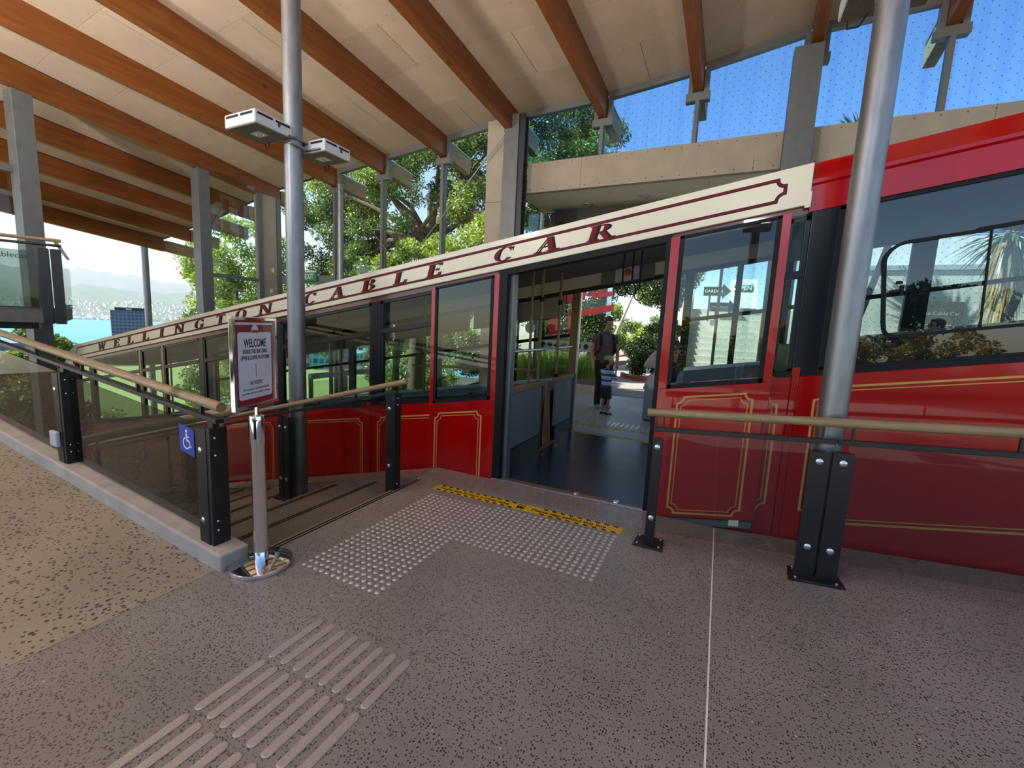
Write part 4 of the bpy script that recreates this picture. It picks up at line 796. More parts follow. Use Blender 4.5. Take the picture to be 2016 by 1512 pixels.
# floor boards of the vestibule
for y0, y1 in ((3.876, 4.795), (4.80, 5.425), (5.43, 6.27)): ob('floor_board', B().box(-1.97, 0.42, y0, y1, -0.06, 0.002), M['carfloor'], car)
ob('threshold_far', B().box(-1.97, 0.42, 6.275, 6.34, -0.06, 0.004), M['yellow'], car)
ob('floor_edge', B().box(-1.99, -1.95, 5.0, 5.60, -0.05, 0.02), M['benchwood'], car)
for x, y in ((-1.86, 4.86), (-1.86, 5.36)): ob('floor_bolt', B().lathe((x, y, 0.002), [(0.025, 0), (0.02, 0.004), (0.002, 0.005)], 12), M['bolt'], car)
# partitions and benches
for y0, y1 in ((3.90, 5.04), (5.56, 6.26)):
    p = ob('partition', B().box(-2.0, -1.965, y0, y1, 0.22, 0.84), M['cargrey'], car, bev=0.003)
    ob('kick_board', B().box(-2.0, -1.958, y0, y1, -0.4, 0.215), M['navyblack'], p); ob('partition_cap', B().box(-2.03, -1.94, y0-0.02, y1, 0.84, 0.90), M['benchwood'], p, bev=0.006)
ob('partition_edge', B().box(-2.0, -1.955, 5.025, 5.045, 0, 0.9), M['darksteel'], car)
ob('bench_end', B().prism([(-2.05, 5.42, 0.86), (-2.02, 5.50, 0.0), (-2.02, 5.28, 0.0), (-2.05, 5.33, 0.12), (-2.05, 5.36, 0.86)], (0.03, 0, 0)), M['benchwood'], car)
for i in range(6):
    x1 = -2.0-1.62*i; z = -0.28*(i+1)
    ob('floor_board', B().box(x1-1.62, x1, 3.88, 6.3, z-0.06, z), M['carfloor'], car)
    ob('step_riser', B().box(x1-0.03, x1, 3.88, 6.3, z, z+0.28), M['navyblack'], car)
    for y0, y1 in ((3.95, 4.95), (5.45, 6.25)):
        bn = ob('bench', B().box(x1-0.62, x1-0.2, y0, y1, z+0.42, z+0.46), M['benchwood'], car, bev=0.01)
        ob('backrest', B().prism([(x1-0.22, y0, z+0.46), (x1-0.16, y0, z+0.46), (x1-0.08, y0, z+0.98), (x1-0.13, y0, z+0.98)], (0, y1-y0, 0)), M['benchwood'], bn)
        ob('bench_leg', B().box(x1-0.58, x1-0.54, y0+0.05, y1-0.05, z, z+0.42), M['cargrey'], bn)
    ob('grab_pole', B().tube([(x1-0.15, 5.0, z), (x1-0.15, 5.0, 2.66+KS*(x1-0.15))], 0.017, 10), M['benchwood'], car, True)
# vestibule poles, bars and straps
def gp(x, y, z0, z1):
    p = ob('grab_pole', B().tube([(x, y, z0), (x, y, z1)], 0.018, 12), M['benchwood'], car, True)
    for z in (z0+0.05, 1.9, z1-0.02): ob('pole_collar', B().lathe((x, y, z), [(0.028, -0.025), (0.03, 0.03), (0.022, 0.034)], 12), M['rubber'], p, True)
gp(-2.02, 5.0, 0.0, 2.34); gp(-1.99, 5.58, 0.86, 2.35)
ob('grab_bar', B().tube([(-1.99, 3.93, 1.29), (-1.99, 5.0, 1.29)], 0.018, 10), M['alu'], car, True); ob('grab_bar', B().tube([(-1.99, 5.58, 1.30), (-1.99, 6.25, 1.30)], 0.018, 10), M['alu'], car, True)
ob('grab_bar', B().tube([(-3.9, 4.9, 0.95), (-2.05, 5.1, 1.02)], 0.02, 10), M['benchwood'], car, True)
for x, dz in ((-1.02, 0), (-0.92, 0.01), (-0.835, -0.05)):
    bb = B().box(x-0.009, x+0.009, 4.795, 4.803, 2.06+dz, 2.56)
    prev = None
    for k in range(19):
        a = 2*math.pi*k/18; p = (x+0.05*math.sin(a)*(1.0 if math.cos(a) < 0 else 0.75), 4.8, 2.005+dz+0.062*math.cos(a))
        if prev: bb.bar(prev, p, 0.012, 0.012, (0, 1, 0))
        prev = p
    ob('hanging_strap', bb, M['rubber'], car)
fh = ob('notice_frame', B().box(-3.06, -2.80, 5.95, 5.98, 1.2, 1.95), M['alu'], car); ob('notice', B().box(-3.03, -2.83, 5.94, 5.951, 1.25, 1.9), M['paper'], fh)
ob('oval_tag', B().lathe((-2.55, 5.9, 1.55), [(0.08, 0), (0.08, 0.006)], 18, (0, -1, 0)), M['cream'], car)
# far side
for x0, x1 in ((-11.1, -2.03), (-0.42, 4.0)): ob('body_panel_far', cb(x0, x1, YF-0.04, YF, -0.7, 1.14), M['cargrey'], car); ob('sill_board', cb(x0, x1, YF-0.07, YF+0.01, 1.14, 1.185), M['alu'], car)
ob('header', cb(-11.1, 4.0, YF-0.08, YF, 2.44, 2.74), M['cardark'], car)
hp = ob('header_panel', cb(-1.62, -0.9, YF-0.17, YF-0.08, 2.47, 2.72), M['carceil'], car, bev=0.02)
ob('header_notice', cb(-1.42, -1.1, YF-0.175, YF-0.17, 2.475, 2.715), M['paper'], hp); ob('alarm_button', B().lathe(cp(-1.25, 2.59, YF-0.175), [(0.05, 0), (0.045, 0.02), (0.02, 0.025)], 18, (0, -1, 0)), M['orange'], hp, True)
for k in range(5): ob('route_panel', cb(-3.7-k*1.65, -2.15-k*1.65, YF-0.16, YF-0.1, 2.12, 2.42), M['fibre'], car)
for x0, x1, m in ((-2.06, -1.95, 'benchwood'), (-1.945, -1.925, 'alu'), (-3.35, -3.2, 'benchwood'), (-4.95, -4.8, 'benchwood'), (-6.6, -6.45, 'navyblack'), (-8.25, -8.1, 'navyblack'), (-9.9, -9.75, 'navyblack'), (-11.1, -11.0, 'navyblack'), (-0.50, -0.40, 'rubber'), (0.10, 0.17, 'rubber'), (0.58, 0.7, 'navyblack'), (1.80, 2.0, 'navyblack'), (3.3, 3.45, 'navyblack')):
    ob('window_post_far', cb(x0, x1, YF-0.06, YF, 1.14 if not (-2.1 < x0 < -1.9) else -0.1, 2.46), M[m], car)
for x0, x1 in ((-3.2, -2.06), (-4.8, -3.35), (-6.45, -4.95), (-8.1, -6.6), (-9.75, -8.25), (-11, -9.9), (-0.40, 0.10), (0.17, 0.58), (0.7, 1.8), (2.0, 3.3)):
    ob('window_bar_far', cb(x0, x1, YF-0.05, YF-0.01, 1.80, 1.85), M['rubber'], car); ob('window_glass_far', cb(x0, x1, YF-0.03, YF-0.024, 1.185, 2.44), M['glass'], car)
# roof, ceiling, cab
bb = B(); sec = [(3.84, 2.45), (3.86, 2.62), (3.93, 2.72), (4.2, 2.80), (5.1, 2.84), (6.0, 2.80), (6.27, 2.72), (6.34, 2.62), (6.36, 2.45), (6.30, 2.45), (6.2, 2.68), (5.1, 2.72), (4.0, 2.68), (3.90, 2.45)]
bb.prism([cp(-11.3, b_, y) for y, b_ in sec], (15.4, 0, 15.4*KS)); ob('roof', bb, M['cream'], car, True)
ob('ceiling_lining', cb(-11.1, 4.0, 3.92, 6.28, 2.655, 2.672), M['carceil'], car)
bb = B(); sec = [(3.815, 2.385), (3.815, 2.56), (3.80, 2.575), (3.80, 2.60), (3.82, 2.615), (3.84, 2.66), (3.90, 2.74), (4.3, 2.83), (4.3, 2.80), (3.9, 2.70), (3.86, 2.385)]
bb.prism([cp(0.475, b_, y) for y, b_ in sec], (3.6, 0, 3.6*KS)); ob('cab_fascia', bb, M['red'], car, True)
ob('cab_lining', cb(0.5, 4.0, 3.87, 6.28, 2.37, 2.4), M['carceil'], car)
f = 0.02; q = B().box(0.66, 0.70, Y0-0.006, Y0+0.05, 1.23, 2.385, KS).box(0.66, 4.0, Y0-0.006, Y0+0.05, 2.355, 2.385, KS).box(0.66, 4.0, Y0-0.006, Y0+0.05, 1.23, 1.25, KS)
cw_ = ob('cab_window_frame', q, M['rubber'], car, bev=0.003); ob('cab_window_glass', cb(0.69, 4.0, Y0+0.008, Y0+0.014, 1.245, 2.36), M['cabglass'], cw_)
path = [(1.46, 2.05), (1.10, 2.055)]+[(1.06-0.11*math.sin(math.radians(a))+0.0, 1.945+0.11*math.cos(math.radians(a))) for a in range(0, 91, 15)]+[(0.995, 1.52)]+[(1.075-0.075*math.cos(math.radians(a)), 1.50-0.075*math.sin(math.radians(a))) for a in range(0, 91, 18)]+[(1.48, 1.425), (2.6, 1.42)]
q = B()
for a, c in zip(path[:-1], path[1:]): q.bar(cp(a[0], a[1], Y0-0.004), cp(c[0], c[1], Y0-0.004), 0.02, 0.034, (0, 1, 0))
q.bar(cp(1.46, 2.05, Y0-0.002), cp(1.49, 1.42, Y0-0.002), 0.01, 0.012, (0, 1, 0)); q.bar(cp(1.40, 2.06, Y0), cp(4.0, 2.07, Y0), 0.02, 0.05, (0, 1, 0))
ob('sliding_window', q, M['rubber'], cw_); ob('window_latch', B().box(1.03, 1.06, Y0-0.03, Y0, 1.98, 2.02-0.06).bar(cp(1.0, 1.735, Y0-0.02), cp(1.06, 1.735, Y0-0.02), 0.02, 0.03, (0, 1, 0)).bar(cp(1.06, 1.70, Y0-0.025), cp(1.06, 1.77, Y0-0.025), 0.02, 0.03, (0, 1, 0)), M['rubber'], cw_)
ob('cab_console', cb(0.72, 4.0, 3.95, 5.2, 0.2, 1.42), M['dash'], car, bev=0.03); ob('cab_partition', cb(0.60, 0.64, 3.9, 6.3, -0.2, 1.4), M['dash'], car)
ob('cab_floor', cb(0.45, 4.0, 3.9, 6.3, -0.1, 0.0), M['carfloor'], car)
# sloping nose at the downhill end
ob('nose_panel', B().prism([cp(-11.1, -0.7, 3.9), cp(-12.3, -0.6, 3.9), cp(-12.55, 0.2, 3.9), cp(-12.5, 1.1, 3.9), cp(-11.1, 1.17, 3.9)], (0, 2.4, 0)), M['maroon'], car, bev=0.03)
ob('nose_glass', B().prism([cp(-11.16, 1.17, 3.93), cp(-12.45, 1.12, 3.93), cp(-12.0, 2.45, 3.93), cp(-11.16, 2.5, 3.93)], (0, 2.3, 0)), M['glass'], car)
ob('nose_roof', B().loft([(cp(-11.2, 2.52, 5.1), (0, 1.22, 0), (0, 0, 0.24)), (cp(-11.7, 2.52, 5.1), (0, 1.2, 0), (0, 0, 0.22)), (cp(-12.1, 2.48, 5.1), (0, 1.1, 0), (0, 0, 0.14)), (cp(-12.3, 2.44, 5.1), (0, 0.9, 0), (0, 0, 0.04))], 24), M['cream'], car, True)
fr_ = B()
for a, c in (((-11.35, 1.3), (-11.32, 2.2)), ((-11.32, 2.2), (-12.0, 2.18)), ((-12.0, 2.18), (-12.2, 1.3)), ((-12.2, 1.3), (-11.35, 1.3))): fr_.bar(cp(a[0], a[1], 3.92), cp(c[0], c[1], 3.92), 0.02, 0.05, (0, 1, 0))
ob('nose_window_frame', fr_, M['rubber'], car)
for x in (-12.3, -12.05): ob('mirror', B().prism([(x-0.1, 3.62, 0.12), (x+0.1, 3.62, 0.14), (x+0.1, 3.62, -0.1), (x-0.1, 3.62, -0.12)], (0, 0.05, 0)).bar((x, 3.66, 0.1), (x, 3.95, 0.35), 0.02, 0.02), M['black'], car, bev=0.01)
# ================= PEOPLE =================
def rot_b(bb, R, t): bb.v = [tuple(R@Vector(p)+t) for p in bb.v]; return bb
def hand(bb, w, d, n, s, curl=0.5, thumb=1):
    d = Vector(d).normalized(); n = Vector(n); n = (n-d*n.dot(d)).normalized(); q = d.cross(n)*thumb; w = Vector(w)
    bb.loft([(w-d*.02*s, q*.024*s, n*.02*s), (w+d*.03*s, q*.036*s, n*.017*s), (w+d*.085*s, q*.042*s, n*.014*s), (w+d*.1*s, q*.036*s, n*.01*s)], 10)
    for k, L in enumerate((.070, .080, .076, .058)):
        p = w+d*.088*s+q*(.030-.0205*k)*s; pts = [p]; a = 0
        for j in range(3):
            a += curl*0.55; p = p+(d*math.cos(a)+n*math.sin(a))*(L/3*s*(1.25-.2*j)); pts.append(p)
        bb.tube(pts, [.0098*s, .0092*s, .0085*s, .007*s], 8)
    p0 = w+d*.02*s+q*.026*s; td = (d*.65+q*.7+n*.35).normalized()
    bb.tube([p0, p0+td*.035*s, p0+td*.055*s+d*.014*s, p0+td*.06*s+d*.034*s], [.014*s, .012*s, .0105*s, .008*s], 8)
def person(loc, yaw, H, label, arms, top, leg, shoe='shoe', hair='hairdark', hs=1.0, tilt=0.0, hyaw=0.0, shorts=False, sleeve=0.45, feet=((-.10, .02), (.10, .06)), cap=False, group=None, glasses=False, collar=True):
    s = H/1.8; P = empty('person', loc, label, 'person', group); R = Matrix.Rotation(math.radians(yaw), 3, 'Z'); T = Vector(loc)
    put = lambda nm, bb, m, par=P, rm=None, sm='all': _put(nm, rot_b(bb, R, T), m, par, rm, sm)
    def _put(nm, bb, m, par, rm, sm):
        o = ob(nm, bb, m, par, sm)
        if rm:
            md = o.modifiers.new('remesh', 'REMESH'); md.mode = 'VOXEL'; md.voxel_size = rm; md.use_smooth_shade = True
            sm_ = o.modifiers.new('smooth', 'SMOOTH'); sm_.factor = 0.5; sm_.iterations = 2
        return o
    V = lambda x, y, z: Vector((x*s, y*s, z*s))
    hip = 0.93; neck = V(0, 0.0, 1.50)
    body = B(); legs = B()
    for sg, (fx, fy) in zip((-1, 1), feet):
        h, k, a = V(sg*.09, 0, hip), V(sg*.095+(fx-sg*.1)*.5, .025+fy*.5, .50), V(fx, fy-.02, .085)
        body.tube([h, (h+k)/2+V(0, .01, 0), k, k*.45+a*.55-V(0, .015, 0), a], [.078*s, .07*s, .05*s, .05*s, .036*s], 12)
        if shorts: legs.tube([h+V(0, 0, .02), (h+k)/2, k+V(0, 0, .03)], [.105*s, .10*s, .098*s], 14)
        else: legs.tube([h+V(0, 0, .02), (h+k)/2+V(0, .01, 0), k, k*.45+a*.55-V(0, .012, 0), a-V(0, 0, .02)], [.103*s, .092*s, .073*s, .068*s, .062*s], 14)
        sh = B(); sh.loft([(V(fx, fy-.10, .045), V(.032, 0, 0), V(0, 0, .03)), (V(fx, fy-.07, .05), V(.042, 0, 0), V(0, 0, .05)), (V(fx, fy+.0, .05), V(.042, 0, 0), V(0, 0, .05)), (V(fx+sg*.01, fy+.09, .037), V(.048, 0, 0), V(0, 0, .034)), (V(fx+sg*.01, fy+.15, .03), V(.042, 0, 0), V(0, 0, .025)), (V(fx+sg*.01, fy+.18, .025), V(.02, 0, 0), V(0, 0, .012))], 14)
        so_ = put('shoe', sh, M[shoe]); sl = B(); sl.loft([(V(fx, fy+.035, 0.0), V(.047, 0, 0), V(0, .15, 0)), (V(fx, fy+.035, .02), V(.049, 0, 0), V(0, .152, 0))], 18); put('sole', sl, M['shoewhite'], so_, None, False)
        if shorts:
            sk = B(); sk.tube([a-V(0, 0, .04), a+V(0, 0, .05)], .042*s, 12); put('sock', sk, M['shoewhite'])
    legs.loft([(V(0, 0, .86), V(.15, 0, 0), V(0, .105, 0)), (V(0, 0, .95), V(.172, 0, 0), V(0, .118, 0)), (V(0, 0, 1.02), V(.162, 0, 0), V(0, .115, 0))], 18)
    body.loft([(V(0, 0, .9), V(.14, 0, 0), V(0, .09, 0)), (V(0, 0, 1.1), V(.135, 0, 0), V(0, .09, 0)), (V(0, 0, 1.3), V(.16, 0, 0), V(0, .1, 0)), (V(0, 0, 1.43), V(.16, 0, 0), V(0, .08, 0)), (V(0, 0, 1.5), V(.06, 0, 0), V(0, .06, 0))], 16)
    sh = B(); sh.loft([(V(0, 0, .90), V(.178, 0, 0), V(0, .128, 0)), (V(0, .005, 1.05), V(.172, 0, 0), V(0, .132, 0)), (V(0, .0, 1.22), V(.183, 0, 0), V(0, .13, 0)), (V(0, -.005, 1.35), V(.192, 0, 0), V(0, .125, 0)), (V(0, -.005, 1.43), V(.175, 0, 0), V(0, .1, 0)), (V(0, 0, 1.48), V(.11, 0, 0), V(0, .075, 0)), (V(0, .005, 1.515), V(.068, 0, 0), V(0, .066, 0))], 20)
    for sg, (el, wr, hd, pn, cu) in zip((-1, 1), arms):
        S = V(sg*.185, -.005, 1.42); E_ = V(*el); Wr = V(*wr)
        body.tube([V(sg*.12, 0, 1.42), S, S*.5+E_*.5, E_, E_*.5+Wr*.5, Wr], [.05*s, .05*s, .045*s, .037*s, .036*s, .026*s], 12)
        hand(body, Wr, hd, pn, s*(1.0 if H > 1.4 else 1.15), cu, -sg)
        if sleeve < 1: e = S*(1-sleeve)+E_*sleeve; sp = [V(sg*.11, 0, 1.415), S, e]; rr = [.07*s, .071*s, .066*s]
        else: sp = [V(sg*.11, 0, 1.415), S, E_, Wr]; rr = [.075*s, .073*s, .062*s, .046*s]
        sh.tube(sp, rr, 14)
    # head, tilted and turned about the neck
    HM = Matrix.Rotation(math.radians(hyaw), 3, 'Z') @ Matrix.Rotation(math.radians(-tilt), 3, 'X'); hc = neck+V(0, .01, .05)
    def hv(x, y, z): return hc+HM@(Vector((x, y, z))*s*hs)
    def hb(bb, c, rx, ry, rz, n=12): bb.ball(hv(*c), rx*s*hs, ry*s*hs, rz*s*hs, n, HM)
    body.tube([V(0, -.005, 1.44), hc, hv(0, .005, .06)], [.06*s, .053*s, .055*s], 14)
    hb(body, (0, .005, .165), .074, .093, .098); hb(body, (0, .03, .095), .058, .068, .068); hb(body, (0, .06, .065), .036, .034, .03, 8)
    body.loft([(hv(0, .092, .175), HM@V(.006, 0, 0)*hs, HM@V(0, .01, 0)*hs), (hv(0, .105, .142), HM@V(.010, 0, 0)*hs, HM@V(0, .016, 0)*hs), (hv(0, .108, .122), HM@V(.017, 0, 0)*hs, HM@V(0, .015, 0)*hs), (hv(0, .094, .112), HM@V(.010, 0, 0)*hs, HM@V(0, .01, 0)*hs)], 8)
    for sg in (-1, 1): hb(body, (sg*.077, .0, .138), .011, .02, .031, 8)
    put('body', body, M['skin'], P, .0105*s if H > 1.4 else .0085)
    put('trousers' if not shorts else 'shorts', legs, M[leg], P, .013*s); put('shirt' if sleeve < 1 else 'jacket', sh, M[top], P, .013*s)
    hr_ = B()
    if not cap:
        hb(hr_, (0, -.022, .2), .081, .094, .084); hb(hr_, (0, -.045, .13), .075, .06, .08); hb(hr_, (0, .045, .243), .056, .042, .026)
        for sg in (-1, 1): hb(hr_, (sg*.068, .005, .165), .016, .035, .045, 8)
    else: hb(hr_, (0, -.03, .12), .075, .075, .075)
    put('hair', hr_, M[hair], P, .008*s)
    for sg in (-1, 1):
        ey = B(); hb(ey, (sg*.03, .086, .158), .012, .008, .007, 6); put('eye', ey, M['eye']); eb = B(); hb(eb, (sg*.031, .09, .182), .02, .008, .005, 6); put('eyebrow', eb, M[hair])
    mo = B(); hb(mo, (0, .092, .088), .025, .008, .006, 6); put('mouth', mo, M['lip'])
    if glasses:
        g = B(); hb(g, (-.032, .098, .158), .028, .01, .02, 6); hb(g, (.032, .098, .158), .028, .01, .02, 6); g.bar(hv(-.08, .0, .165), hv(-.06, .09, .165), .006*s, .006*s); g.bar(hv(.08, .0, .165), hv(.06, .09, .165), .006*s, .006*s); put('sunglasses', g, M['eye'])
    if cap:
        c = B(); rings = []
        for k in range(8):
            t = math.pi/2*k/7; rings.append((hv(0, 0, .168+.10*math.sin(t)), HM@V(.094*max(.03, math.cos(t)), 0, 0)*hs, HM@V(0, .112*max(.03, math.cos(t)), 0)*hs))
        c.loft([(hv(0, 0, .15), HM@V(.092, 0, 0)*hs, HM@V(0, .11, 0)*hs)]+rings, 20); cp_ = put('cap', c, M['cap'])
        vz = B(); vz.loft([(hv(0, .10, .163), HM@V(.075, 0, 0)*hs, HM@V(0, 0, .006)*hs), (hv(0, .15, .158), HM@V(.068, 0, 0)*hs, HM@V(0, 0, .006)*hs), (hv(0, .185, .148), HM@V(.035, 0, 0)*hs, HM@V(0, 0, .004)*hs)], 12); put('visor', vz, M['jacket'], cp_)
        st_ = B(); st_.box(-.03, .03, -.001, .001, 0, .02); bk = B(); bk.tube([hv(.05*math.cos(a), -.106+.012*abs(math.cos(a)), .165+.03*math.sin(a)) for a in np.linspace(0, math.pi, 8)], .006*s, 6); put('cap_opening', bk, M['hairdark'], cp_)
    if collar:
        k = B(); k.loft([(V(0, .008, 1.485), V(.088, 0, 0), V(0, .086, 0)), (V(0, .014, 1.535), V(.07, 0, 0), V(0, .075, 0))], 18); put('collar', k, M[top])
    return P, put, V
man, put, V = person((-2.08, 8.66, 0), 212, 1.83, 'man in charcoal polo shirt and black trousers looking down at the small boy', [((-.26, .0, 1.12), (-.22, .13, .90), (-.05, .3, -.95), (1, 0, 0), .5), ((.25, -.04, 1.13), (.24, .06, .87), (0, .2, -1), (-1, 0, 0), .5)], 'shirtgrey', 'trousers', tilt=24, hyaw=14)
bb = B().loft([(V(0, -.14, .98), V(.12, 0, 0), V(0, .05, 0)), (V(0, -.2, 1.02), V(.15, 0, 0), V(0, .09, 0)), (V(0, -.21, 1.25), V(.15, 0, 0), V(0, .1, 0)), (V(0, -.18, 1.42), V(.12, 0, 0), V(0, .07, 0)), (V(0, -.14, 1.46), V(.08, 0, 0), V(0, .04, 0))], 18)
pk = put('backpack', bb, M['packblack'])
for sg in (-1, 1):
    bb = B(); pts = [V(sg*.11, -.14, 1.40), V(sg*.115, -.06, 1.485), V(sg*.12, .04, 1.47), V(sg*.13, .125, 1.38), V(sg*.145, .135, 1.25), V(sg*.175, .08, 1.12), V(sg*.17, -.08, 1.05)]
    for a, c in zip(pts[:-1], pts[1:]): bb.bar(a, c, .05, .016, (0, 0.3, 1))
    put('strap', bb, M['packblack'], pk)
boy, put2, V2 = person((-1.84, 7.95, 0), -28, 1.05, 'small boy in blue striped top, olive shorts and beige cap seen from behind', [((-.27, .12, 1.18), (-.12, .27, 1.33), (.5, .5, .7), (1, 0, 0), .6), ((.28, .12, 1.16), (.12, .28, 1.34), (-.4, .5, .75), (-1, 0, 0), .6)], 'striped', 'shorts', shoe='packblack', hs=1.38, hyaw=-30, shorts=True, sleeve=.8, cap=True, collar=False, tilt=5)
wom, put3, V3 = person((-0.74, 8.42, 0), 100, 1.70, 'woman in a navy top carrying a canvas bag, half hidden by the car door', [((-.24, .0, 1.14), (-.2, .24, 1.24), (-.1, .9, .2), (0, 0, -1), .9), ((.25, -.04, 1.13), (.22, .2, 1.22), (0, 1, 0), (0, 0, -1), .6)], 'navy', 'navy', sleeve=.5)
pg, put4, V4 = person((3.25, 9.7, .2), 95, 1.80, 'person in a white jacket and sunglasses beyond the cab window', [((-.25, .0, 1.13), (-.22, .1, .88), (0, .2, -1), (1, 0, 0), .5), ((.25, 0, 1.13), (.22, .1, .88), (0, .2, -1), (-1, 0, 0), .5)], 'jacket', 'trousers', sleeve=1, glasses=True)
tb = empty('tote_bag', (-1.05, 8.22, .9), 'off-white canvas tote bag hanging from the woman beside the grey bin', 'bag')
ob('bag_body', B().loft([((-1.13, 8.22, .93), (.10, 0, 0), (0, .05, 0)), ((-1.10, 8.22, 1.0), (.13, 0, 0), (0, .07, 0)), ((-1.05, 8.22, 1.14), (.11, 0, .02), (0, .06, 0)), ((-1.0, 8.22, 1.25), (.07, 0, .02), (0, .03, 0))], 16), M['tote'], tb, 'all')
ob('handle', B().tube([(-1.06, 8.20, 1.2), (-1.0, 8.19, 1.30), (-.95, 8.22, 1.22)], .008, 6), M['tote'], tb, True)
bn = empty('waste_bin', (-1.0, 8.02, 0), 'square grey steel bin standing on the far platform by the car door', 'bin')
ob('casing', B().box(-1.14, -.80, 7.9, 8.2, .02, .64), M['galv'], bn, bev=.012); ob('plinth', B().box(-1.12, -.82, 7.92, 8.18, 0, .03), M['darksteel'], bn)
pb = empty('plastic_bag', (-1.0, 8.05, .6), 'white plastic bag draped over the top of the grey bin', 'bag')
ob('bag_film', B().loft([((-.97, 8.05, .56), (.22, 0, 0), (0, .2, 0)), ((-.97, 8.05, .64), (.20, 0, 0), (0, .18, 0)), ((-.98, 8.05, .78), (.14, 0, .02), (0, .13, 0)), ((-1.0, 8.05, .86), (.11, 0, .05), (0, .10, 0)), ((-1.0, 8.05, .84), (.08, 0, .04), (0, .08, 0))], 14), M['plastic'], pb, 'all')
ob('bag_handle', B().tube([(-1.02, 8.0, .84), (-1.0, 7.98, 1.0), (-.95, 8.0, .86)], .008, 6), M['plastic'], pb, True)

# ================= OUTDOORS =================
def hgt(x, y):
    z = 0.0
    if x < -6: z = max(-7.0, (x+6)*0.34)
    if x < -4.5 and 2.3 < y < 10.6: z = min(z, 0.172*x-1.9)
    if x < -11.9 and y <= 2.3: z = min(z, -3)
    return z
gx = np.concatenate([np.arange(-60, -13, 2.5), np.arange(-13, 22, 1.0)]); gy = np.concatenate([[-28, -7.05], np.arange(-6, 10.7, 1.3), np.arange(10.62, 62, 2.5)])
V_, F_ = [], []
for y in gy:
    for x in gx:
        inside = (-12 < x < 6 and -7 < y < 10.6); V_.append((x, y, (hgt(x, y)-0.35*(y > -7)*(y < 10.62)*(x > -13)) if not inside else hgt(x, y)-0.6-2.5*(x < -3)))
nx = len(gx)
for j_ in range(len(gy)-1):
    for i in range(nx-1): F_.append((j_*nx+i, j_*nx+i+1, (j_+1)*nx+i+1, (j_+1)*nx+i))
o = bpy.data.objects.new('ground', npmesh('ground', V_, F_, M['soil'])); finish(o, 'earth bank around the station', 'ground', None, 'structure', None)
ob('path', B().box(-5.5, 0.6, 10.6, 30, -.05, .02), M['asphalt'], label='pale concrete garden path leading away past brick kerbs', cat='path', kind='structure')
ob('forecourt', B().box(-14, 22, -28, -1.005, -.2, .0), M['paleconc'], label='unseen pale concrete forecourt added behind the platform to bounce sunlight', cat='forecourt', kind='structure')  # unseen pale ground, added close behind the camera to bounce sun inside
ob('lawn', B().box(-115, -34, 6, 50, -7.3, -6.93), M['lawn'], label='bright mown green lawn below the station', cat='lawn', kind='structure')
b = B().box(5, 9, 6.4, 10.6, -.3, 0); b.v = [(x, y, z+KR*max(0, x-.1)) for x, y, z in b.v]
b2 = B().box(0.1, 5, 6.4, 10.6, -.3, 0.003); b2.v = [(x, y, z+KR*max(0, x-.1)) for x, y, z in b2.v]
ob('floor_far_2', b2, M['platconc'], kind='structure', label='far platform ramp behind the cab', cat='ramp')
def clusters(c, R, ncl, shell=0.75):
    c = np.array(c); R = np.array(R); d = RNG.normal(size=(ncl, 3)); d /= np.linalg.norm(d, axis=1)[:, None]; r = shell+(1-shell)*RNG.random(ncl) if shell < 1 else np.ones(ncl)
    r = r*np.where(RNG.random(ncl) < .25, .6, 1); return c+d*R*r[:, None]
def leafmesh(name, cs, rc, n, size, mat, flat=0.0, hang=0.0):
    n = int(n); k = RNG.integers(0, len(cs), n); d = RNG.normal(size=(n, 3)); d /= np.linalg.norm(d, axis=1)[:, None]
    rr = np.array(rc)*(RNG.random(n)**(1/2.2)); p = np.asarray(cs)[k]+d*rr[:, None]*np.array([1, 1, .8])
    a = d+RNG.normal(size=(n, 3))*.7; a[:, 2] -= hang; a /= np.linalg.norm(a, axis=1)[:, None]
    u = RNG.normal(size=(n, 3)); u[:, 2] += flat; bq = np.cross(a, u); bq /= np.linalg.norm(bq, axis=1)[:, None]
    s = size*(.7+.6*RNG.random(n))[:, None]
    V4 = np.stack([p-a*s, p+bq*s*.45, p+a*s, p-bq*s*.45], 1).reshape(-1, 3); return npmesh(name, V4, np.arange(4*n).reshape(-1, 4), mat)
def plant(name, label, cat, base, trunk, cs, rc, n, size, mat, bark='bark', group=None, branches=8, br=.05, flat=0.0):
    e = empty(name, base, label, cat, group)
    m2 = mat if isinstance(mat, (list, tuple)) else [mat]
    for q_, m_ in enumerate(m2):
        o = bpy.data.objects.new('foliage', leafmesh('foliage', cs[q_::len(m2)], rc, n/len(m2), size, M[m_], flat)); finish(o, None, None, None, 'stuff', e)
    if trunk:
        t = B(); t.tube(trunk[0], trunk[1], 10); t0 = ob('trunk', t, M[bark], e, True)
        top = Vector(trunk[0][-1]); mid = Vector(trunk[0][max(0, len(trunk[0])-2)])
        for k in range(branches):
            c = Vector(cs[(k*7) % len(cs)]); a = top if k % 2 else mid*.4+top*.6; w1 = a*.6+c*.4+Vector((random.uniform(-.4, .4), random.uniform(-.4, .4), random.uniform(0, .5))); w2 = a*.25+c*.75+Vector((random.uniform(-.3, .3), random.uniform(-.3, .3), random.uniform(-.1, .3)))
            ob('branch', B().tube([a, w1, w2, c], [br, br*.75, br*.5, br*.2], 7), M[bark], t0, True)
    return e
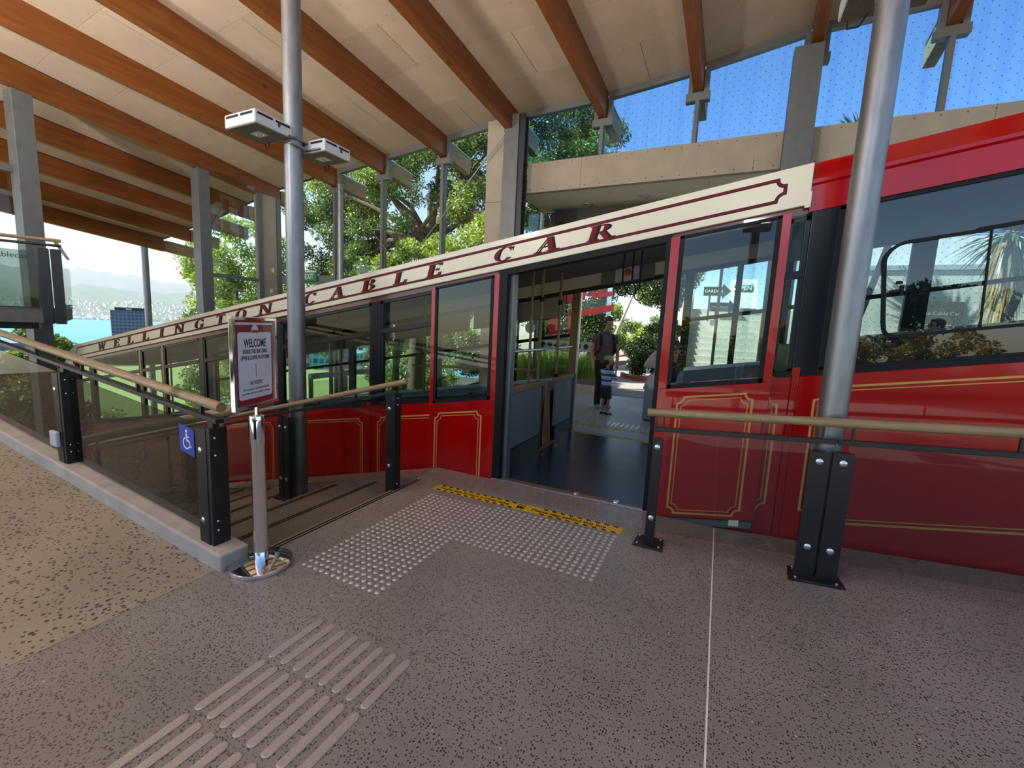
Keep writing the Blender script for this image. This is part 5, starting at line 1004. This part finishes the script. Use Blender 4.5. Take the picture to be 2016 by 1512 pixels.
plant('pohutukawa_tree', 'large spreading dark tree with twisting branches behind the tall glazing', 'tree', (-12.6, 16, -2), ([(-12.6, 16, -2.5), (-12.4, 15.9, 1), (-12.0, 15.8, 3.4), (-11.6, 15.6, 5.0)], [.42, .36, .3, .22]), np.vstack([clusters((-12.4, 15.8, 7.0), (5.4, 2.6, 3.4), 110), clusters((-17.5, 16.2, 6.0), (3.4, 2.0, 3.4), 60), clusters((-16.2, 15.8, 1.6), (3.4, 1.6, 2.2), 40)]), .62, 130000, .062, ['leafdark', 'leafmid', 'leafbright', 'leafmid'], branches=26, br=.13)
plant('garden_tree', 'sunlit tree top showing through the clerestory pane below the roof beams', 'tree', (-7.4, 18.5, 0), ([(-7.4, 18.5, -.5), (-7.3, 18.5, 4), (-7.0, 18.5, 7)], [.25, .2, .12]), clusters((-7.0, 18.4, 8.4), (2.7, 1.6, 3.0), 90), .62, 60000, .062, ['leafdark', 'leafmid', 'leafbright'], branches=16, br=.08)
plant('garden_tree', 'bright green leafy tree beyond the transom window past the portal columns', 'tree', (-20.5, 12.6, -5), ([(-20.5, 12.6, -5), (-20.3, 12.6, -1), (-20.0, 12.5, 2)], [.3, .24, .15]), np.vstack([clusters((-20.0, 12.6, 2.6), (3.0, 1.8, 3.3), 80), clusters((-21.8, 12.9, -1.5), (2.2, 1.6, 2.5), 34)]), .6, 60000, .07, ['leafmid', 'leafbright', 'leafbright'], branches=14, br=.09)
plant('garden_tree', 'bright leafy shrub tree close against the glazing above the words cable', 'tree', (-9.5, 11.0, -1.3), ([(-9.5, 11.0, -1.5), (-9.4, 11.0, .8), (-9.2, 11.0, 2.2)], [.12, .1, .07]), np.vstack([clusters((-8.6, 11.0, 3.3), (1.6, .7, 1.0), 26), clusters((-6.1, 11.0, 3.7), (.7, .6, 1.0), 14), clusters((-11.2, 11.0, 2.4), (1.2, .6, 1.3), 18)]), .40, 34000, .055, ['leafbright', 'leafmid', 'leafbright'], branches=10, br=.05)
plant('garden_tree', 'dark overhanging tree shading the garden path behind the man', 'tree', (-5.2, 19, 0), ([(-5.2, 19, -.3), (-5.0, 19, 2.4), (-4.6, 18.6, 4.4)], [.28, .24, .17]), np.vstack([clusters((-2.6, 16.6, 4.0), (1.9, 1.2, 1.2), 50), clusters((-4.6, 16.6, 4.6), (1.8, 1.2, 1.6), 34), clusters((-1.9, 15.6, 3.1), (.7, .5, .6), 16)]), .45, 50000, .05, ['leafdark', 'leafdark', 'leafmid'], branches=16, br=.07)
plant('slender_tree', 'slender pale forked tree beside the path bend', 'tree', (-5.2, 23.5, 0), ([(-5.2, 23.5, 0), (-5.15, 23.5, 1.4), (-4.6, 23.5, 2.9), (-4.1, 23.4, 4.3)], [.09, .08, .06, .04]), clusters((-4.4, 23.5, 4.9), (1.5, 1, .8), 22), .4, 8000, .06, 'leafmid', 'palebark', branches=8, br=.035)
plant('hedge', 'dense dark green foliage wall behind the red lettered glass', 'hedge', (-6, 13.2, 0), None, np.vstack([clusters((-6.8, 13.2, 1.6), (3.4, .4, 1.7), 74, 1), clusters((-4.3, 13.2, 2.6), (1.0, .5, 1.6), 24, 1)]), .45, 44000, .05, ['leafdark', 'leafmid'])
plant('shrub', 'round dark clipped shrub beside the brick path edging', 'shrub', (-2.25, 15.4, 0), None, clusters((-2.2, 15.5, .75), (.75, .6, .6), 26, .8), .3, 14000, .04, 'leafdark')
plant('shrub', 'tall mid green shrub behind the round dark shrub', 'shrub', (-2.2, 18.6, 0), None, clusters((-2.0, 18.6, 1.3), (1.0, .6, .8), 24, .8), .35, 9000, .05, 'leafmid')
plant('shrub', 'light yellow green bushes glowing at the far end of the path', 'shrub', (-7.5, 29, 0), None, np.vstack([clusters((-6.6, 28.5, 1.6), (2.6, 1, 1.5), 36, .8), clusters((-4.4, 32, 1.4), (1.6, 1, 1.2), 16, .8)]), .5, 16000, .08, ['leafbright', 'leafmid'])
def grass_tuft(x, y, z, n, h, label):
    a = RNG.random(n)*2*math.pi; r = RNG.random(n)*.22; bx_ = np.stack([x+r*np.cos(a), y+r*np.sin(a), np.full(n, z)], 1); ln = h*(.6+.5*RNG.random(n)); lean = .55*RNG.random(n)
    tip = bx_+np.stack([lean*ln*np.cos(a), lean*ln*np.sin(a), ln*np.sqrt(1-lean**2*.8)], 1); mid_ = bx_*.45+tip*.55; mid_[:, 2] += .1*ln; sd_ = np.stack([-np.sin(a), np.cos(a), 0*a], 1)*.009
    Vv = np.stack([bx_-sd_, bx_+sd_, mid_+sd_*.8, mid_-sd_*.8, tip], 1).reshape(-1, 3); i5 = np.arange(n)[:, None]*5
    F = np.vstack([i5+np.array([0, 1, 2]), i5+np.array([0, 2, 3]), i5+np.array([3, 2, 4])]); o = bpy.data.objects.new('grass_tuft', npmesh('grass_tuft', Vv, F, M['grassblade']))
    finish(o, label, 'ornamental grass', 'grass tufts', None, None)
for k, (x, y) in enumerate(((-4.35, 11.3), (-3.95, 11.5), (-3.55, 11.25), (-3.2, 11.45), (-5.1, 11.4), (-5.6, 11.6))):
    grass_tuft(x, y, 0.02, 900, .95 if k < 4 else .8, ('fourth', 'third', 'second', 'first', 'fifth', 'sixth')[k]+' arching yellow green grass tuft behind the entrance glass, counted from the man')
for k, (x, y, l) in enumerate(((-3.0, 15.0, 7), (-4.4, 20, 8))):
    e = empty('brick_kerb', (x, y, 0), ('low curved red brick kerb around the dark shrub' if k == 0 else 'long low brick retaining kerb along the path edge'), 'kerb')
    n_ = 16 if k == 0 else 22
    for c_ in range(2):
        for q in range(n_):
            if k == 0: a = math.radians(200+100*q/n_+c_*3); px, py = -1.7+1.35*math.cos(a), 15.6+1.5*math.sin(a); an = a+math.pi/2
            else: px, py, an = -4.9+.06*q, 18+.24*q, math.radians(76)
            d = Vector((math.cos(an), math.sin(an), 0)); c = Vector((px, py, .06+.085*c_)); ob('brick', B().bar(c-d*.105, c+d*.105, .1, .075), M['brick'], e)
gs = empty('garden_steps', (0.6, 12.8, 0), 'broad concrete garden steps rising beyond the right hand car door window', 'steps')
for k in range(14): ob('step', B().box(-.9, 2.3, 11.6+.24*k, 11.6+.24*(k+1)+.3, 0, .17*(k+1)), M['paleconc'], gs)
ob('side_wall', B().prism([(-1.15, 11.5, 0), (-1.15, 15, 0), (-1.15, 15, 3.0), (-1.15, 11.5, .7)], (.25, 0, 0)), M['tan'], gs)
af = empty('aboard_sign', (.45, 14.7, 2.38), 'white A-frame board reading OPEN at the head of the garden steps', 'sign')
ob('board', B().prism([(0.05, 14.62, 2.42), (.85, 14.62, 2.42), (.80, 14.78, 3.28), (.10, 14.78, 3.28)], (0, .02, 0)), M['white'], af); ob('board', B().prism([(0.05, 15.0, 2.38), (.85, 15.0, 2.38), (.80, 14.82, 3.28), (.10, 14.82, 3.28)], (0, .02, 0)), M['white'], af)
ob('teal_panel', B().prism([(.2, 14.69, 2.92), (.7, 14.69, 2.92), (.7, 14.715, 3.1), (.2, 14.715, 3.1)], (0, .005, 0)), M['teal'], af)
text('open_lettering', 'OPEN', .17, M['white'], af, (.45, 14.685, 3.005), (1, 0, 0), (0, .12, 1), bold=.004)
for nm, x, z, m_, s_ in (('green_arrow_sign', -.25, 2.86, 'dgreen', 'GARDEN'), ('purple_arrow_sign', -.05, 2.42, 'purple', 'SPACE PLACE')):
    e = empty(nm, (x, 14.1, 2.3), 'dark '+('green' if m_ == 'dgreen' else 'purple')+' arrow sign pointing right beside the OPEN board', 'sign')
    yq = 14.1 if m_ == 'dgreen' else 14.25
    ob('arrow_panel', B().prism([(x-.35, yq, z-.13), (x+.15, yq, z-.13), (x+.15, yq, z-.22), (x+.38, yq, z), (x+.15, yq, z+.22), (x+.15, yq, z+.13), (x-.35, yq, z+.13)], (0, .02, 0)), M[m_], e); ob('sign_post', B().box(x-.2, x-.15, yq+.02, yq+.07, 2.0, z), M['darksteel'], e)
    text('arrow_lettering', s_, .12 if m_ == 'dgreen' else .075, M['white'], e, (x-.08, yq-.002, z), (1, 0, 0), (0, 0, 1))
wh = empty('pale_building', (8, 16.3, 0), 'long low cream rendered building behind the cabbage trees, seen through the cab', 'building')
ob('wall', B().box(2.7, 16, 16, 21, 0, 3.65), M['wallwhite'], wh); ob('coping', B().box(2.65, 16.05, 15.93, 21, 3.65, 3.78), M['lumgrey'], wh); ob('upper_storey', B().box(3.4, 16, 18, 24, 3.78, 4.9), M['white'], wh)
plant('hedge', 'low green hedge at the foot of the cream building', 'hedge', (3.5, 15.3, 0), None, clusters((3.6, 15.3, .9), (1.2, .3, .6), 24, 1), .3, 7000, .055, 'leafbright')
ib = empty('information_board', (3.9, 12.2, 0), 'dark information board with pale heading beyond the cab window', 'sign')
ob('board', B().box(3.45, 4.45, 12.2, 12.24, .8, 2.5), M['darkconc'], ib); ob('board_leg', B().box(3.5, 3.56, 12.24, 12.3, 0, 2.4), M['darksteel'], ib); ob('board_leg', B().box(4.34, 4.40, 12.24, 12.3, 0, 2.4), M['darksteel'], ib)
text('board_heading', 'Top of the Cable Car', .105, M['cream'], ib, (3.95, 12.195, 2.25), (1, 0, 0), (0, 0, 1)); 
for k in range(5): ob('board_line', B().box(3.55, 4.3-.1*(k % 2), 12.193, 12.2, 2.0-.12*k, 2.025-.12*k), M['lumgrey'], ib)
def cabbage(x, y, z, zc_, label):
    e = empty('cabbage_tree', (x, y, z), label, 'tree', 'cabbage trees'); ob('trunk', B().tube([(x, y, z-.2), (x+.05, y, (z+zc_)/2), (x, y, zc_)], [.16, .13, .1], 10), M['palebark'], e, True)
    n = 260; d = RNG.normal(size=(n, 3)); d[:, 2] += .5; d /= np.linalg.norm(d, axis=1)[:, None]; p0 = np.tile(np.array([x, y, zc_]), (n, 1))+d*.12; L_ = (.75+.35*RNG.random(n))[:, None]; sd_ = np.cross(d, [0, 0, 1.]); sd_ /= np.linalg.norm(sd_, axis=1)[:, None]; sd_ *= .03
    md_ = p0+d*L_*.55; tp_ = p0+d*L_; tp_[:, 2] -= .18
    V5 = np.stack([p0-sd_*.6, p0+sd_*.6, md_+sd_, md_-sd_, tp_], 1).reshape(-1, 3); i5 = np.arange(n)[:, None]*5; F = np.vstack([i5+np.array([0, 1, 2]), i5+np.array([0, 2, 3]), i5+np.array([3, 2, 4])])
    o = bpy.data.objects.new('crown', npmesh('crown', V5, F, M['palm'])); finish(o, None, None, None, 'stuff', e)
    n = 420; a = RNG.random(n)*2*math.pi; zz = zc_-.2-RNG.random(n)*1.5; r0 = .14+.12*RNG.random(n); p0 = np.stack([x+r0*np.cos(a), y+r0*np.sin(a), zz], 1); tp_ = p0+np.stack([.12*np.cos(a), .12*np.sin(a), -.55-.2*RNG.random(n)], 1); sd_ = np.stack([-np.sin(a), np.cos(a), 0*a], 1)*.02
    V3_ = np.stack([p0-sd_, p0+sd_, tp_], 1).reshape(-1, 3); o = bpy.data.objects.new('dead_fronds', npmesh('dead_fronds', V3_, np.arange(3*n).reshape(-1, 3), M['deadfrond'])); finish(o, None, None, None, 'stuff', e)
cabbage(5.3, 13.0, .3, 4.0, 'cabbage tree with a skirt of dead fronds outside the cab window'); cabbage(2.65, 13.9, 0.2, 6.3, 'cabbage tree standing behind the steel column, its shadow on the cream building')
# below the station: hedges and trees by the lawn, city, harbour, hills
plant('hedge', 'golden leaved hedge just past the nose of the car', 'hedge', (-21, 6.8, -6), None, np.vstack([clusters((-21.5, 7.3, -4.2), (1.6, 1.6, 2.0), 40, .9), clusters((-19.6, 9.6, -4.4), (1.5, 1.2, 1.6), 26, .9)]), .5, 16000, .085, ['leafyellow', 'leafbright'])
plant('garden_tree', 'dark round tree beyond the golden hedge near the car mirrors', 'tree', (-27, 7.6, -7), None, clusters((-27.5, 7.9, -2.6), (2.0, 1.8, 3.0), 44, .9), .6, 12000, .13, ['leafdark', 'leafmid'])
for k, (x, y, z, r) in enumerate(((-100, 60, -3.5, 6), (-86, 70, -4, 5.5), (-70, 78, -3.5, 6), (-56, 84, -3, 6.5), (-42, 70, -4, 5), (-36, 48, -4.6, 4), (-30, 36, -4.2, 4))):
    plant('park_tree', ('first', 'second', 'third', 'fourth', 'fifth', 'sixth', 'seventh')[k]+' rounded park tree edging the lawn, counted from the far end', 'tree', (x, y, -7), None, clusters((x, y, z), (r, r*.8, r*.6), 26, .9), r*.32, 7000, .34 if k < 5 else .24, ['leafmid', 'leafbright'][k % 2], group='trees edging the lawn')
fn = empty('paling_fence', (-14, 12, -4), 'black upright paling fence beside the lawn, seen through the car', 'fence')
for k in range(34): ob('paling', B().box(-16.9+.14*k, -16.87+.14*k, 13, 13.03, -3.6+.0*k, -2.1), M['black'], fn)
ob('fence_rail', B().box(-17, -12.1, 12.99, 13.04, -2.2, -2.14).box(-17, -12.1, 12.99, 13.04, -3.5, -3.44), M['black'], fn)
def az(ph, d): a = math.radians(ph); return -math.cos(a)*d, math.sin(a)*d
def tower(ph, d, wid, top, bot, m_, win, label, nx_, nz_, dep=None, rot=0.0):
    x, y = az(ph, d); e = empty('city_building', (x, y, bot), label, 'building'); a = math.radians(ph+rot); fwd = Vector((-math.cos(a), math.sin(a), 0)); rt_ = Vector((math.sin(a), math.cos(a), 0)); dep = dep or wid
    c = Vector((x, y, 0)); P_ = [c-rt_*wid/2, c+rt_*wid/2, c+rt_*wid/2+fwd*dep, c-rt_*wid/2+fwd*dep]; ob('facade', B().prism([p+Vector((0, 0, bot)) for p in P_], (0, 0, top-bot)), M[m_], e)
    wb = B(); H_ = top-bot; cw2, ch = wid/nx_, H_/nz_
    for i in range(nx_):
        for j_ in range(nz_):
            p = c-rt_*wid/2+rt_*((i+.18)*cw2)-fwd*.12+Vector((0, 0, bot+(j_+.28)*ch)); wb.prism([p, p+rt_*cw2*.64, p+rt_*cw2*.64+Vector((0, 0, ch*.5)), p+Vector((0, 0, ch*.5))], fwd*.2)
    ob('windows', wb, M[win], e, kind='stuff' if nx_*nz_ > 12 else None); return e, c, rt_, fwd
e, c, rt_, fwd = tower(22.96, 300, 13.9, .6, -34, 'tower', 'towerwin', 'dark grey office tower standing before the harbour', 9, 20)
ob('crown_band', B().prism([c-rt_*5.2+Vector((0, 0, .6))-fwd*.05, c+rt_*6.6+Vector((0, 0, .6))-fwd*.05, c+rt_*6.6+fwd*6+Vector((0, 0, .6)), c-rt_*5.2+fwd*6+Vector((0, 0, .6))], (0, 0, 1.5)), M['tapeblack'], e)
text('crown_lettering', 'Aon', 1.3, M['white'], e, c+rt_*.2-fwd*.3+Vector((0, 0, 1.35)), rt_, (0, 0, 1), ext=.05, bold=.03)
tower(16.6, 170, 14, -8.6, -30, 'bluegrey', 'winblue', 'low blue grey office block under the upper deck', 8, 6); tower(19.0, 190, 6, -11.8, -34, 'tan', 'winblue', 'narrow tan block beside the blue grey office', 4, 6)
tower(20.7, 230, 7.5, -14.6, -40, 'tan', 'winblue', 'grey brown block just above the end of the name board', 6, 7); tower(22.0, 250, 6.5, -15.3, -44, 'white', 'winblue', 'white flat roofed block beside the dark tower foot', 4, 6); tower(14.6, 120, 9, -8.2, -26, 'white', 'winblue', 'white striped block behind the glass ramp balustrade', 2, 9)
for k, (ph, d, wd, tp_, m_, lb) in enumerate(((40.6, 150, 9, -8, 'turq', 'turquoise tower seen through the middle car window'), (43.2, 170, 6, -9, 'bluegrey', 'blue grey tower between turquoise ones'), (45.2, 160, 7, -10, 'turq', 'turquoise slab beside the window post'), (50.6, 95, 9, -6.5, 'house', 'large white house above the green bushes'), (53.5, 110, 7, -8.5, 'house', 'white terrace house lower on the slope'), (47.8, 140, 10, -10, 'white', 'white apartment block far across the lawn'), (38, 130, 6, -7.5, 'tan', 'tan block of flats behind the lawn trees'))):
    tower(ph, d, wd, tp_, -30, m_, 'winblue', lb, 5, 8)
def ridge(name, d0, d1, p0, p1, zb, hf, mat, label, n=90, m_=10):
    V_, F_ = [], []
    for j_ in range(m_+1):
        u = j_/m_
        for i in range(n+1):
            ph = p0+(p1-p0)*i/n; x, y = az(ph, d0+(d1-d0)*u); z = zb+(hf(ph)-zb)*(u**.85)+(0 if j_ in (0,) else (hf(ph)-zb)*.06*math.sin(i*1.7+j_*2.1)*math.sin(i*.61+j_)); V_.append((x, y, z))
    for j_ in range(m_):
        for i in range(n): F_.append((j_*(n+1)+i, j_*(n+1)+i+1, (j_+1)*(n+1)+i+1, (j_+1)*(n+1)+i))
    o = bpy.data.objects.new(name, npmesh(name, V_, F_, M[mat])); me = o.data; me.polygons.foreach_set('use_smooth', [True]*len(me.polygons)); finish(o, label, 'hill', None, 'structure', None)
o = bpy.data.objects.new('harbour_water', npmesh('harbour_water', [(*az(5, 150), -42), (*az(60, 150), -42), (*az(60, 2300), -42), (*az(5, 2300), -42)], [(0, 1, 2, 3)], M['sea'])); finish(o, 'bright turquoise blue harbour water', 'water', None, 'structure', None)
wob = lambda p, a, f, s_: a*math.sin(p*f+s_)+a*.5*math.sin(p*f*2.7+s_*2)+a*.25*math.sin(p*f*7.1)
ridge('hill_shore', 2080, 2700, 6, 60, -42, lambda p: 30+14*max(0, (p-25)/8 if p < 33 else 1)+wob(p, 7, .8, 1), 'hillgreen', 'near green hillside dotted with houses above the shore')
ridge('hill_ridge', 2750, 3300, 6, 60, -30, lambda p: 112-1.5*max(0, p-20)+wob(p, 6, .9, 2), 'hillgreen', 'darker wooded ridge behind the houses')
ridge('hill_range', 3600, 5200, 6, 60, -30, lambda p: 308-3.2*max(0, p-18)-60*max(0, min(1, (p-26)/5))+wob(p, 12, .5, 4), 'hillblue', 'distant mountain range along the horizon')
hb_ = B(); hr2 = random.Random(5)
for k in range(520):
    ph = hr2.uniform(12, 36); u = hr2.random()**1.3; d = 2085+600*u; H_ = 30+14*max(0, (ph-25)/8 if ph < 33 else 1)+wob(ph, 7, .8, 1); z = -42+(H_+42)*u**.85; x, y = az(ph, d); s_ = hr2.uniform(5, 13) if u > .08 else hr2.uniform(10, 26); hb_.box(x-s_*.5, x+s_*.5, y-s_*.5, y+s_*.5, z-4, z+hr2.uniform(5, 8))
ob('hillside_houses', hb_, M['house'], kind='stuff', label='many small pale houses scattered over the far shore hillside', cat='houses')
# garden behind the platform, seen in the window reflections
plant('hedge', 'yellow green flowering hedge behind the platform, mirrored in the door glass', 'hedge', (-1, -9.5, 0), None, np.vstack([clusters((-1.5+1.6*k, -9.6, 1.0), (1.1, .7, 1.0), 16, .9) for k in range(-3, 6)]), .38, 26000, .075, ['leafyellow', 'leafmid'])
plant('garden_tree', 'broad dark tree far behind the platform, mirrored low in the cab glass', 'tree', (9, -24, 0), ([(9, -24, 0), (9, -24, 2)], [.3, .25]), clusters((9, -24, 3.6), (5, 2.5, 1.4), 40), .8, 9000, .16, 'leafdark', branches=8, br=.1)
# thin sea haze over the harbour, well away from the station
hm, ht, ho = new_mat('sea_haze'); vs = N(ht, 'ShaderNodeVolumeScatter'); vs.inputs['Color'].default_value = (0.62, 0.80, 1.0, 1); vs.inputs['Density'].default_value = 0.0002; vs.inputs['Anisotropy'].default_value = 0.2
ht.links.new(vs.outputs[0], ho.inputs['Volume'])
ob('harbour_haze', B().box(-6200, -420, -200, 4200, -60, 700), hm, kind='structure', label='thin blue sea haze lying over the harbour and hills', cat='haze')
flush_text()
